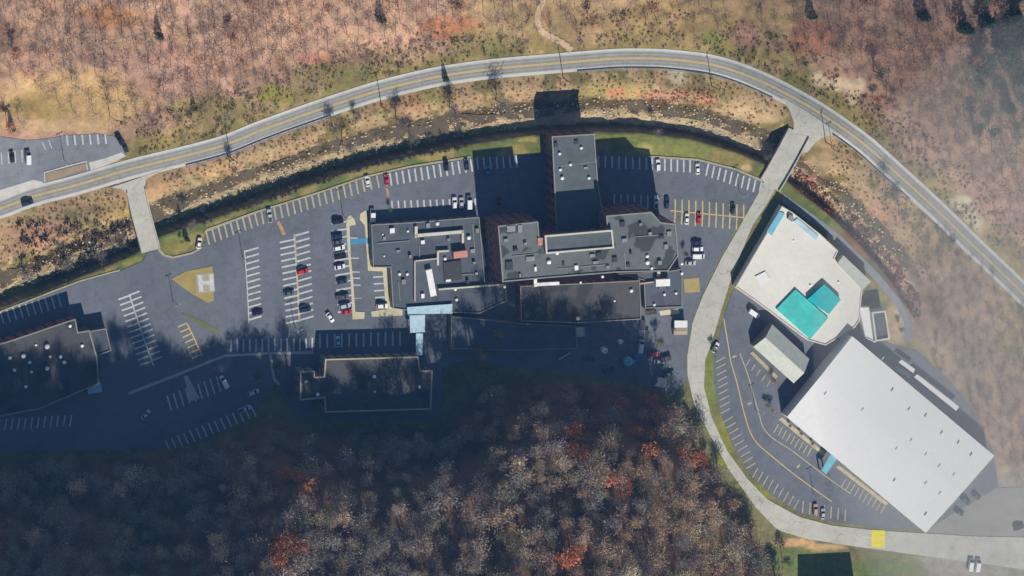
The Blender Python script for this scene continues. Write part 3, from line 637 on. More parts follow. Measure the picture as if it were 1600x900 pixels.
# west low wing
HL = 4.0
lw = block(hosp, 'west_wing', [(580, 351), (650, 347), (749, 339), (753, 386), (758, 441), (790, 445), (792, 470), (750, 490), (640, 486), (614, 482), (610, 418), (583, 418)], HL, 'wall_tan', 'roof_dark', 'coping_grey', 0.35, win=(3.4, 1.4, 1.5))
for (x0, y0, x1, y1, t) in [(650, 356, 650, 369, 1.2), (650, 368, 722, 362, 1.3), (723, 361, 723, 378, 0.9), (684, 393, 684, 413, 0.8), (684, 393, 700, 392, 0.7), (686, 452, 778, 445, 0.6), (648, 408, 648, 470, 0.4), (648, 408, 682, 404, 0.4)]:
    a = g1(x0, y0, HL + .6); b = g1(x1, y1, HL + .6); d = b - a
    box('parapet', 'coping_white', ((a.x + b.x) / 2, (a.y + b.y) / 2, HL - 0.4), (d.length + t, t, 1.3), math.atan2(d.y, d.x), lw)
a = g1(668, 419, HL + 1); b = g1(676, 462, HL + 1); d = b - a
unit(lw, 'skylight', 672, 441, HL - 0.3, 11.2, 2.6, 1.6, 'metal_white', math.atan2(d.y, d.x))
unit(lw, 'chiller', 717, 396, HL - 0.3, 5.8, 2.7, 2.4, 'pink', 0.06)
unit(lw, 'chiller', 707, 423, HL - 0.3, 7.5, 8.0, 0.5, 'metal_dark', 0.06)
vents(lw, [(683, 349, 1.3), (732, 371, 1.4), (695, 404, 1.1), (624, 428), (636, 428), (744, 427), (711, 452), (713, 468), (637, 361, .8), (598, 366, .6), (600, 400, .6), (788, 448, 1.0)], HL - 0.3)
_rnd = random.Random(3)
def clutter(w, h, pts, mats=('metal_grey', 'metal_white', 'metal_dark', 'coping_grey')):
    for (x, y) in pts:
        unit(w, 'rooftop_unit', x, y, h, _rnd.uniform(.8, 2.2), _rnd.uniform(.8, 2.0), _rnd.uniform(.5, 1.1), _rnd.choice(mats), 0.06)
def pipe(w, h, x0, y0, x1, y1, mat='coping_grey'):
    a = g1(x0, y0, h); b_ = g1(x1, y1, h); d = b_ - a
    box('roof_pipe', mat, ((a.x + b_.x) / 2, (a.y + b_.y) / 2, h), (d.length, 0.3, 0.3), math.atan2(d.y, d.x), w)
clutter(lw, HL - 0.3, [(600, 372), (622, 392), (640, 400), (660, 378), (700, 374), (738, 392), (740, 410), (630, 440), (660, 462), (700, 438), (730, 440), (745, 360), (668, 352), (612, 360)])
for q in [(590, 380, 640, 376), (655, 384, 655, 405), (700, 430, 740, 428), (738, 350, 742, 400), (622, 440, 625, 470)]: pipe(lw, HL - 0.35, *q)
clutter(tb, H1 - 0.4, [(790, 375), (805, 390), (820, 380), (836, 420), (812, 430), (880, 412), (900, 418), (930, 410), (960, 405), (985, 395), (1000, 350), (1015, 365), (1040, 385), (1030, 410), (975, 375), (1045, 365)])
for q in [(800, 400, 840, 396), (870, 420, 950, 413), (990, 370, 1040, 366), (782, 385, 786, 430), (975, 395, 978, 420)]: pipe(tb, H1 - 0.45, *q)
clutter(north, 10.9, [(900, 222), (868, 226), (915, 262)])
# southern wings in the shade
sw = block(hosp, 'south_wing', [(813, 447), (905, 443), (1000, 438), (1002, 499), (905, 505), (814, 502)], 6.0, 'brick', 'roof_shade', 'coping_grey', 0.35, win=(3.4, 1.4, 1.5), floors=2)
ew = block(hosp, 'east_wing', [(965, 428), (1044, 424), (1066, 420), (1066, 480), (1008, 482), (1006, 438)], 4.2, 'wall_tan', 'roof_dark', 'coping_grey', 0.35)
cw_ = block(hosp, 'court_wing', [(705, 494), (812, 505), (900, 509), (902, 545), (800, 548), (705, 545)], 4.0, 'wall_tan', 'roof_dark', 'coping_grey', 0.35)
for (x0, y0, x1, y1) in [(837, 432, 837, 446), (837, 445, 872, 443)]:
    a = g1(x0, y0, 7.5); b = g1(x1, y1, 7.5); d = b - a
    box('duct', 'metal_white', ((a.x + b.x) / 2, (a.y + b.y) / 2, 5.8), (d.length + 1.2, 1.3, 1.5), math.atan2(d.y, d.x), sw)
vents(sw, [(941, 432), (986, 454, 1.2), (902, 497, 1.3), (907, 441, .8), (960, 470, .7)], 5.7)
vents(ew, [(1065, 412), (1065, 427), (1038, 460, .9), (1056, 458, .9), (1022, 476, .9)], 4.0)
unit(ew, 'duct', 1028, 420, 4.0, 1.3, 6.2, 1.0, 'coping_white', 0.04); unit(ew, 'parapet', 1006, 442, 4.0, 9, 0.6, 0.8, 'coping_tan', 0.06)

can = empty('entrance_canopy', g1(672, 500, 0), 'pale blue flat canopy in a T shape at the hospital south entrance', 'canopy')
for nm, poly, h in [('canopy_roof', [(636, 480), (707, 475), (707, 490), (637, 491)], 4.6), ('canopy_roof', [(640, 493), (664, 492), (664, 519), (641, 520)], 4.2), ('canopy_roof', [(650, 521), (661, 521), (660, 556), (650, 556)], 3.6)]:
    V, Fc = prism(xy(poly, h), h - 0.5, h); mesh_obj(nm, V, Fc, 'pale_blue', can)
    for (px, py) in poly:
        p = g1(px + (2 if px < 660 else -2), py + (2 if py < 500 else -2), h); box('column', 'metal_grey', (p.x, p.y, -0.2), (0.3, 0.3, h - 0.2), 0, can)

b2 = empty('clinic_building', g1(580, 605, 0), 'flat-roofed building with pale parapet edges in the shade south of the blue canopy', 'building')
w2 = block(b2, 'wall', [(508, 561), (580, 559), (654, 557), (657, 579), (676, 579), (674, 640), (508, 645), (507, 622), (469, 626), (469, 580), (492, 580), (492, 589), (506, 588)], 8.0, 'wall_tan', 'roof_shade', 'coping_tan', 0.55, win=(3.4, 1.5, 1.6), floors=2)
vents(w2, [(584, 588, 1.2), (496, 616, 1.2), (478, 596), (585, 612, .9), (655, 604)], 7.6)

b3 = empty('office_building', g1(60, 570, 0), 'low shaded building at the left edge with many white roof vents', 'building')
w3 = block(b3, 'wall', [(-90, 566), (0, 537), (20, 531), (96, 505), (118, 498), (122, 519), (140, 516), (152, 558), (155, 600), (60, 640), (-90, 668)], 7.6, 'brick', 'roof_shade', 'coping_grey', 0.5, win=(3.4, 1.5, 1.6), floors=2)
vents(w3, [(73, 541, 1.7), (36, 556, 1.5), (46, 566, 1.2), (15, 559, 1.2), (22, 578, 1.2), (128, 540, 1.1), (100, 566, 1.3), (73, 575, 1.4), (94, 557, 1.2), (49, 581), (78, 557, 1.0), (56, 539, .8), (109, 509, 1.1), (40, 604, 1.1)], 7.2)
block(b3, 'entry_block', [(125, 520), (166, 513), (174, 548), (153, 556)], 4.6, 'brick', 'roof_dark', 'coping_grey', 0.4)
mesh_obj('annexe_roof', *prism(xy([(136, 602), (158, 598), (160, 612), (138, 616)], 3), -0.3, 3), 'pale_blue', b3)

b4 = empty('white_roofed_hall', g1(1260, 430, 0), 'broad hall with a cream-white flat roof beside the curving road', 'building')
w4 = block(b4, 'wall', [(1222, 322), (1240, 333), (1282, 366), (1310, 392), (1304, 404), (1348, 450), (1345, 478), (1344, 500), (1336, 512), (1290, 540), (1262, 532), (1190, 478), (1149, 449), (1176, 402), (1202, 358)], 4.2, 'wall_white', 'roof_cream', 'coping_white', 0.5, par=0.3)
def rprism(root, name, poly, z0, z1, mat):
    V, Fc = prism(xy(poly, z1), z0, z1); return mesh_obj(name, V, Fc, mat, root)
rprism(w4, 'blue_roof_piece', [(1218, 330), (1226, 334), (1206, 368), (1198, 362)], 4.0, 4.35, 'sky_blue')  # two thin light-blue pieces standing just above the cream roof
rprism(w4, 'blue_roof_piece', [(1246, 341), (1279, 369), (1275, 376), (1240, 346)], 4.0, 4.35, 'pale_blue')
rprism(w4, 'stair_head', [(1234, 335), (1241, 340), (1238, 347), (1231, 342)], 4.0, 5.2, 'metal_grey')
rprism(w4, 'skylight', [(1180, 432), (1196, 424), (1204, 436), (1188, 446)], 4.0, 4.3, 'roof_white')
vents(w4, [(1186, 436, .5), (1266, 446, .7), (1310, 441, .7), (1240, 376, .5)], 4.0)
def gable(root, name, quad, he, hr, matA, matB, wall):
    """quad N,E,S,W px of the eaves; ridge runs between the middles of N-W and S-E"""
    P = [g1(x, y, he) for x, y in quad]; Nn, E, S, Wt = P
    r0 = (Nn + Wt) / 2; r1 = (E + S) / 2; up = Vector((0, 0, hr - he))
    r0 += up; r1 += up
    dn = Vector((0, 0, -he - 0.3)); th = Vector((0, 0, 0.04))
    B = [p + dn for p in P]
    wl = mesh_obj('wall', [*P, *B, r0, r1], [[0, 1, 5, 4], [1, 9, 2, 6, 5], [2, 3, 7, 6], [3, 8, 0, 4, 7]][:4], wall, root)
    for a, b, mt, out in ((Nn, E, matA, 1), (S, Wt, matB, -1)):
        q0, q1 = (r0, r1) if out == 1 else (r1, r0)
        ov = (a - q0) * 0.06; V = [a + ov + th, b + ov + th, q1 + th, q0 + th]; V += [v - Vector((0, 0, 0.18)) for v in V]
        mesh_obj('roof_slope', V, [[0, 1, 2, 3][::-1], [0, 1, 5, 4], [1, 2, 6, 5], [3, 0, 4, 7]], mt, wl)
    return wl
# teal roofs raised above the white roof
rprism(w4, 'teal_roof', [(1243, 452), (1294, 497), (1266, 530), (1213, 483)], 3.9, 4.7, 'teal')
rprism(w4, 'teal_roof', [(1288, 444), (1314, 468), (1295, 491), (1262, 468)], 3.9, 5.8, 'teal_deep')
b5 = empty('long_shed', g1(1334, 430, 0), 'narrow grey-tan lean-to shed along the footpath beside the white hall', 'shed')
rprism(b5, 'wall', [(1309, 412), (1319, 400), (1360, 440), (1348, 452)], -0.3, 4.9, 'wall_white')
rprism(b5, 'roof', [(1308, 412), (1318, 399), (1361, 440), (1348, 453)], 4.95, 5.2, 'roof_slate')
b6 = empty('parapeted_annexe', g1(1370, 505, 0), 'small white box building with a dark sunken roof near the footpath bend', 'building')
block(b6, 'wall', [(1362, 488), (1384, 485), (1391, 530), (1368, 534)], 6.0, 'wall_white', 'roof_dark', 'coping_white', 0.7, par=0.8)
block(b6, 'side_wing', [(1342, 480), (1360, 480), (1368, 536), (1352, 528)], 3.6, 'wall_white', 'roof_white', 'coping_white', 0.4)
b7 = empty('gabled_outbuilding', g1(1220, 555, 0), 'grey gabled building with a pale sunny roof slope beside the big white warehouse', 'building')
gable(b7, 'wall', [(1206, 508), (1264, 562), (1241, 598), (1178, 541)], 4.4, 7.6, 'roof_slate', 'roof_tan', 'wall_tan')
b8 = empty('warehouse', g1(1390, 690, 0), 'huge white flat-roofed warehouse at the lower right', 'warehouse')
def warehouse():
    h = 7.6; q = [(1331, 526), (1553, 713), (1447, 832), (1230, 651)]
    P = [g1(x, y, h) for x, y in q]; up = Vector((0, 0, 0.45))
    r0 = (P[0] + P[3]) / 2 + up; r1 = (P[1] + P[2]) / 2 + up; dn = Vector((0, 0, -h - 0.3)); B = [p + dn for p in P]
    wl = mesh_obj('wall', [*P, *B, r0, r1], [[0, 1, 5, 4], [1, 9, 2, 6, 5], [2, 3, 7, 6], [3, 8, 0, 4, 7]], 'wall_white', b8)
    for a, b, q0, q1 in ((P[0], P[1], r0, r1), (P[2], P[3], r1, r0)):
        ov = (a - q0) * 0.012 + Vector((0, 0, 0.03))
        L = (b - a).length; n = 22
        for i in range(n):                     # roof sheets laid side by side
            t0, t1 = i / n, (i + 1) / n - 0.0002
            A0 = a.lerp(b, t0) + ov; A1 = a.lerp(b, t1) + ov; B0 = q0.lerp(q1, t0); B1 = q0.lerp(q1, t1); lift = Vector((0, 0, 0.05 + 0.005 * (i % 2)))
            V = [A0 + lift, A1 + lift, B1 + lift, B0 + lift]; V += [v - Vector((0, 0, 0.1)) for v in V]
            mesh_obj('roof_sheet', V, [[0, 3, 2, 1], [0, 1, 5, 4], [1, 2, 6, 5], [2, 3, 7, 6], [3, 0, 4, 7]], 'roof_white', wl)
    for i, (x, y) in enumerate([(1424, 688), (1447, 710), (1472, 677), (1498, 692), (1518, 711), (1468, 728), (1491, 742), (1447, 755), (1469, 771), (1398, 751), (1401, 701), (1447, 804), (1348, 640), (1395, 610), (1380, 560), (1290, 615), (1447, 650), (1421, 640)]):
        p = g1(x, y, h + 0.8); box('ridge_vent', 'roof_slate', (p.x, p.y, h + 0.1), (1.5, 0.35, 0.6), 0.9, wl)
    return wl
w8 = warehouse()
rprism(w8, 'loading_canopy', [(1404, 566), (1409, 562), (1430, 577), (1427, 583)], 3.0, 3.4, 'roof_white')
rprism(w8, 'loading_canopy', [(1428, 589), (1434, 585), (1499, 636), (1494, 642)], 3.0, 3.4, 'roof_white')
rprism(w8, 'loading_wall', [(1404, 573), (1424, 586), (1420, 592), (1400, 578)], -0.3, 2.2, 'sky_blue')
ent = empty('warehouse_entrance_canopy', g1(1296, 725, 0), 'sky-blue entrance canopy on the southwest wall of the warehouse', 'canopy')
rprism(ent, 'canopy_roof', [(1299, 708), (1309, 715), (1291, 741), (1283, 735)], 3.9, 4.3, 'sky_blue')
for (x, y) in [(1284, 734), (1292, 740)]:
    p = g1(x, y, 3.9); box('column', 'red', (p.x, p.y, -0.1), (0.5, 0.5, 4.0), 0.6, ent)
b9 = empty('yard_shed', g1(1065, 510, 0), 'small shed with a white roof on the kerb by the curving road', 'shed')
rprism(b9, 'wall', [(1056, 503), (1073, 503), (1073, 518), (1055, 518)], -0.2, 3.0, 'wall_tan')
rprism(b9, 'roof', [(1054, 501), (1074, 501), (1074, 512), (1054, 512)], 3.02, 3.3, 'roof_white'); rprism(b9, 'lower_roof', [(1053, 514), (1074, 513), (1074, 523), (1053, 523)], -0.1, 2.4, 'coping_tan')
b10 = empty('white_container', g1(1035, 442, 0), 'white box container standing at the hospital east side', 'container')
rprism(b10, 'body', [(1025, 437), (1047, 436), (1047, 447), (1025, 448)], 4.2, 6.6, 'metal_white'); 
for t in (0.2, 0.8):
    p = g1(1025 + 22 * t, 447, 4.2); box('skid', 'metal_dark', (p.x, p.y, 4.0), (0.4, 2.6, 0.2), 0, b10)
b11 = empty('small_hut', g1(1031, 598, 0), 'small pale hut in the shade at the wood edge by the road', 'hut')
gable(b11, 'wall', [(1028, 590), (1042, 592), (1038, 606), (1023, 603)], 2.6, 4.0, 'roof_tan', 'roof_cream', 'wall_tan')
b12 = empty('lower_house', g1(1290, 955, 0), 'building below the lower road casting its shadow on the lawn', 'house')
block(b12, 'wall', [(1268, 928), (1350, 924), (1352, 985), (1268, 985)], 11.0, 'brick', 'roof_dark', 'coping_grey', 0.4)

# ---------------------------------------------------------------- service yard things and the guard rail
def tank(px, py, r, h, mat, label):
    p = g1(px, py, 0); o = empty('storage_tank', (p.x, p.y, 0), label, 'tank', 'tanks in the service yard'); n = 14; V = []; Fc = []
    for (rr, z) in ((r, 0), (r, h), (r * .6, h + .35), (0.05, h + .5)):
        V += [(p.x + rr * math.cos(i * math.tau / n), p.y + rr * math.sin(i * math.tau / n), z) for i in range(n)]
    for k in range(3): Fc += [[k * n + i, k * n + (i + 1) % n, (k + 1) * n + (i + 1) % n, (k + 1) * n + i] for i in range(n)]
    mesh_obj('shell', V, Fc, mat, o); box('hatch', 'metal_grey', (p.x + r * .3, p.y, h + .3), (.6, .6, .35), 0, o)
tank(942, 546, 1.3, 2.4, 'metal_white', 'round white tank in the dark service yard'); tank(979, 563, 2.0, 2.6, 'sky_blue', 'larger blue tank in the shade left of the blue car'); tank(968, 533, 1.0, 1.8, 'metal_white', 'smallest white tank in the shaded yard')
def skip(px, py, rz, mat, label, sx=4.2):
    p = g1(px, py, 0); o = empty('dumpster', (p.x, p.y, 0), label, 'dumpster', 'dumpsters around the service yard')
    c, s = math.cos(rz), math.sin(rz)
    box('bin', mat, (p.x, p.y, 0.05), (sx, 2.0, 1.4), rz, o)
    for k in (-1, 1): box('lid', 'metal_dark', (p.x + k * sx * .25 * c, p.y + k * sx * .25 * s, 1.46), (sx * .47, 1.9, 0.08), rz, o)
skip(1003, 508, 1.4, 'metal_white', 'pale dumpster left of the yard pavement'); skip(1017, 487, 0.1, 'metal_grey', 'grey dumpster above the yard pavement'); skip(1009, 524, 1.5, 'metal_white', 'pale dumpster above the pale blue van')
skip(950, 575, 0.3, 'sky_blue', 'blue dumpster deep in the shaded yard'); skip(920, 560, 0.0, 'metal_grey', 'grey dumpster at the rear of the shaded yard'); skip(1040, 560, 0.2, 'metal_grey', 'grey dumpster right of the red car in the yard')
yh = empty('pump_house', g1(906, 520, 0), 'small tan flat hut against the shaded rear wing', 'hut')
block(yh, 'wall', [(898, 511), (914, 510), (915, 526), (899, 527)], 3.2, 'wall_tan', 'roof_tan', 'coping_tan', 0.3)
p = g1(880, 555, 0); pr = empty('pipe_rack', (p.x, p.y, 0), 'pale slanting pipe run in the shaded yard', 'pipe rack')
box('pipe', 'coping_white', (p.x, p.y, 1.6), (5.4, 0.5, 0.4), 0.5, pr)
for k in (-1, 1): box('leg', 'metal_grey', (p.x + k * 2.2 * math.cos(.5), p.y + k * 2.2 * math.sin(.5), -0.05), (.2, .4, 1.65), 0.5, pr)
def guard_rail(label, x0, x1, off):
    T = np.gradient(RL, axis=0); T /= np.linalg.norm(T, axis=1)[:, None]; N = np.stack([T[:, 1], -T[:, 0]], 1)
    L = (RL + N * off)[(RL[:, 0] > x0) & (RL[:, 0] < x1)]
    m = L[len(L) // 2]; c = g1(m[0], m[1], 0); r = empty('guard_rail', (c.x, c.y, -0.2), label, 'guard rail', 'guard rails along the road')
    strip('rail', L, -0.5, 0.5, 0.85, 'metal_grey', r, 0.4)
    for q in L[::2]:
        w = g1(q[0], q[1], 0); box('post', 'wood', (w.x, w.y, -0.6), (0.2, 0.2, 1.4), 0, r)
guard_rail('grey guard rail along the creek side of the top road bend', 900, 1222, -17.5)
guard_rail('grey guard rail between the road and the creek at the right', 1310, 1440, -17.5)
guard_rail('grey guard rail along the creek side at the left', 280, 520, -17.5)
# ---------------------------------------------------------------- vehicles
def loft(stations, name, mat, root, smooth=True):
    """stations: (x, half width, z low, z shoulder, z top, half width at top)"""
    V = []; Fc = []
    for (x, w, z0, zs, zt, wt) in stations:
        V += [(x, -w * 0.94, z0), (x, -w, (z0 + zs) / 2), (x, -w, zs), (x, -wt, zt), (x, wt, zt), (x, w, zs), (x, w, (z0 + zs) / 2), (x, w * 0.94, z0)]
    n = 8
    for k in range(len(stations) - 1):
        for i in range(n):
            j = (i + 1) % n; Fc.append([k * n + i, k * n + j, (k + 1) * n + j, (k + 1) * n + i])
    Fc.append(list(range(n))); Fc.append(list(range((len(stations) - 1) * n, len(stations) * n))[::-1])
    me = bpy.data.meshes.new(name); me.from_pydata(V, [], Fc)
    bm = bmesh.new(); bm.from_mesh(me); bmesh.ops.recalc_face_normals(bm, faces=bm.faces); bm.to_mesh(me); bm.free()
    me.materials.append(M[mat]); o = bpy.data.objects.new(name, me); C.objects.link(o); o.parent = root; return o
def wheel_meshes():
    out = []
    for nm, r, w, mt in (('tyre', 0.33, 0.22, 'tyre'), ('rim', 0.2, 0.24, 'rim')):
        V = []; Fc = []; n = 10
        for y in (-w / 2, w / 2):
            for i in range(n): V.append((r * math.cos(i * math.tau / n), y, r * math.sin(i * math.tau / n)))
        Fc = [[i, (i + 1) % n, n + (i + 1) % n, n + i] for i in range(n)] + [list(range(n)), list(range(n, 2 * n))[::-1]]
        me = bpy.data.meshes.new(nm); me.from_pydata(V, [], Fc); me.materials.append(M[mt]); out.append(me)
    return out
TY, RI = wheel_meshes()
def make_car(kind):
    r = empty({'sedan': 'parked_car', 'suv': 'parked_car', 'van': 'parked_van', 'pickup': 'pickup_truck'}[kind], (0, 0, -50))
    if kind == 'sedan':
        L, W, ws = 4.6, 0.9, 1.42
        loft([(-2.3, .74, .4, .72, .8, .62), (-2.15, .86, .28, .8, .98, .74), (-1.4, .9, .24, .84, 1.0, .8), (.9, .9, .24, .82, .98, .8), (1.7, .88, .24, .76, .9, .76), (2.15, .82, .28, .66, .76, .68), (2.3, .68, .4, .58, .62, .56)], 'body', 'paint', r)
        loft([(-1.85, .7, .9, .95, .98, .66), (-1.0, .78, .95, 1.1, 1.38, .6), (.2, .79, .95, 1.1, 1.4, .62), (1.15, .74, .9, .94, .98, .68)], 'windows', 'glass', r)
        loft([(-1.12, .6, 1.36, 1.39, 1.42, .54), (-.4, .64, 1.38, 1.42, 1.46, .58), (.3, .63, 1.37, 1.41, 1.44, .56)], 'roof_panel', 'paint', r)
    elif kind == 'suv':
        L, W, ws = 4.8, 0.95, 1.5
        loft([(-2.4, .82, .42, .9, 1.0, .76), (-2.25, .93, .3, 1.0, 1.1, .86), (.9, .95, .28, 1.0, 1.12, .86), (1.8, .93, .28, .94, 1.04, .84), (2.25, .88, .32, .84, .94, .78), (2.4, .76, .42, .7, .76, .66)], 'body', 'paint', r)
        loft([(-2.28, .8, 1.04, 1.1, 1.14, .76), (-1.95, .84, 1.06, 1.25, 1.64, .68), (.25, .85, 1.06, 1.25, 1.66, .7), (1.15, .8, 1.04, 1.08, 1.12, .76)], 'windows', 'glass', r)
        loft([(-1.98, .7, 1.62, 1.66, 1.7, .64), (-.8, .73, 1.65, 1.7, 1.74, .68), (.3, .71, 1.63, 1.68, 1.71, .64)], 'roof_panel', 'paint', r)
    elif kind == 'van':
        L, W, ws = 5.4, 1.0, 1.7
        loft([(-2.7, .94, .45, 1.9, 2.05, .86), (-2.55, 1.0, .32, 1.95, 2.15, .88), (1.0, 1.0, .3, 1.95, 2.15, .88), (1.6, .98, .3, 1.5, 1.7, .86), (2.1, .96, .3, 1.02, 1.14, .84), (2.6, .9, .36, .86, .96, .78), (2.72, .8, .46, .74, .8, .7)], 'body', 'paint', r)
        loft([(1.12, .87, 1.95, 2.0, 2.12, .82), (1.62, .9, 1.5, 1.6, 1.76, .84), (2.08, .88, 1.1, 1.14, 1.2, .84)], 'windshield', 'glass', r)
    else:
        L, W, ws = 5.6, 0.97, 1.9
        loft([(-2.8, .9, .5, .95, 1.02, .86), (-2.7, .96, .4, 1.0, 1.08, .9), (-.5, .97, .38, 1.0, 1.08, .9), (1.3, .97, .38, 1.0, 1.1, .88), (2.3, .95, .38, .96, 1.06, .84), (2.7, .88, .42, .86, .94, .78), (2.8, .76, .5, .74, .8, .68)], 'body', 'paint', r)
        loft([(-2.62, .76, 1.05, 1.07, 1.1, .74), (-.62, .76, 1.05, 1.07, 1.1, .74)], 'cargo_bed', 'metal_dark', r)
        loft([(-.5, .84, 1.05, 1.2, 1.6, .74), (.6, .86, 1.05, 1.25, 1.72, .72), (1.4, .82, 1.04, 1.08, 1.14, .78)], 'windows', 'glass', r)
        loft([(-.46, .74, 1.58, 1.66, 1.72, .68), (.62, .75, 1.66, 1.72, 1.78, .68)], 'roof_panel', 'paint', r)
    for sx in (-1, 1):
        for sy in (-1, 1):
            t = bpy.data.objects.new('wheel', TY); C.objects.link(t); t.parent = r; t.location = (sx * (ws - 0.05), sy * (W - 0.1), 0.33)
            q = bpy.data.objects.new('rim', RI); C.objects.link(q); q.parent = t
    for sy in (-1, 1):
        box('headlight', 'lamp', (L / 2 - 0.22, sy * (W - 0.3), -50 + 0.66), (0.14, 0.34, 0.16), 0, r)
        box('taillight', 'tail', (-L / 2 - 0.01, sy * (W - 0.22), -50 + 0.78), (0.12, 0.2, 0.2), 0, r)
    return r
proto = {k: make_car(k) for k in ('sedan', 'suv', 'van', 'pickup')}
used = set()
KIDS = {}
for _o in list(bpy.data.objects):
    if _o.parent is not None: KIDS.setdefault(_o.parent.name, []).append(_o)
def copy_tree(o, parts, parent=None):
    c = o.copy(); C.objects.link(c); c.parent = parent
    for ch in KIDS.get(o.name, []):
        d = ch.copy(); C.objects.link(d); d.parent = c; parts.append(d)
        for g in KIDS.get(ch.name, []):
            e = g.copy(); C.objects.link(e); e.parent = d
    return c
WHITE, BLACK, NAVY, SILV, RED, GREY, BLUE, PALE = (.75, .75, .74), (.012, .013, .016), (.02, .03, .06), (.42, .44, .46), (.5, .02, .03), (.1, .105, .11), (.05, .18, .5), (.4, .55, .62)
def car(px, py, ang, kind, colr, label, z=0.0, group='parked cars'):
    """ang: heading in photo degrees, 0 right, 90 up"""
    p = g1(px, py, 0.8 + z)
    q = g1(px + 10 * math.cos(math.radians(ang)), py - 10 * math.sin(math.radians(ang)), 0.8 + z); d = q - p
    parts = []
    if kind in used: o = copy_tree(proto[kind], parts)
    else: o = proto[kind]; parts = list(KIDS[o.name]); used.add(kind)
    o.location = (p.x, p.y, z + 0.01); o.rotation_euler = (0, 0, math.atan2(d.y, d.x))
    tag(o, label, 'van' if kind == 'van' else 'pickup' if kind == 'pickup' else 'car', group)
    for ch in parts:
        ch.color = (*colr, 1)
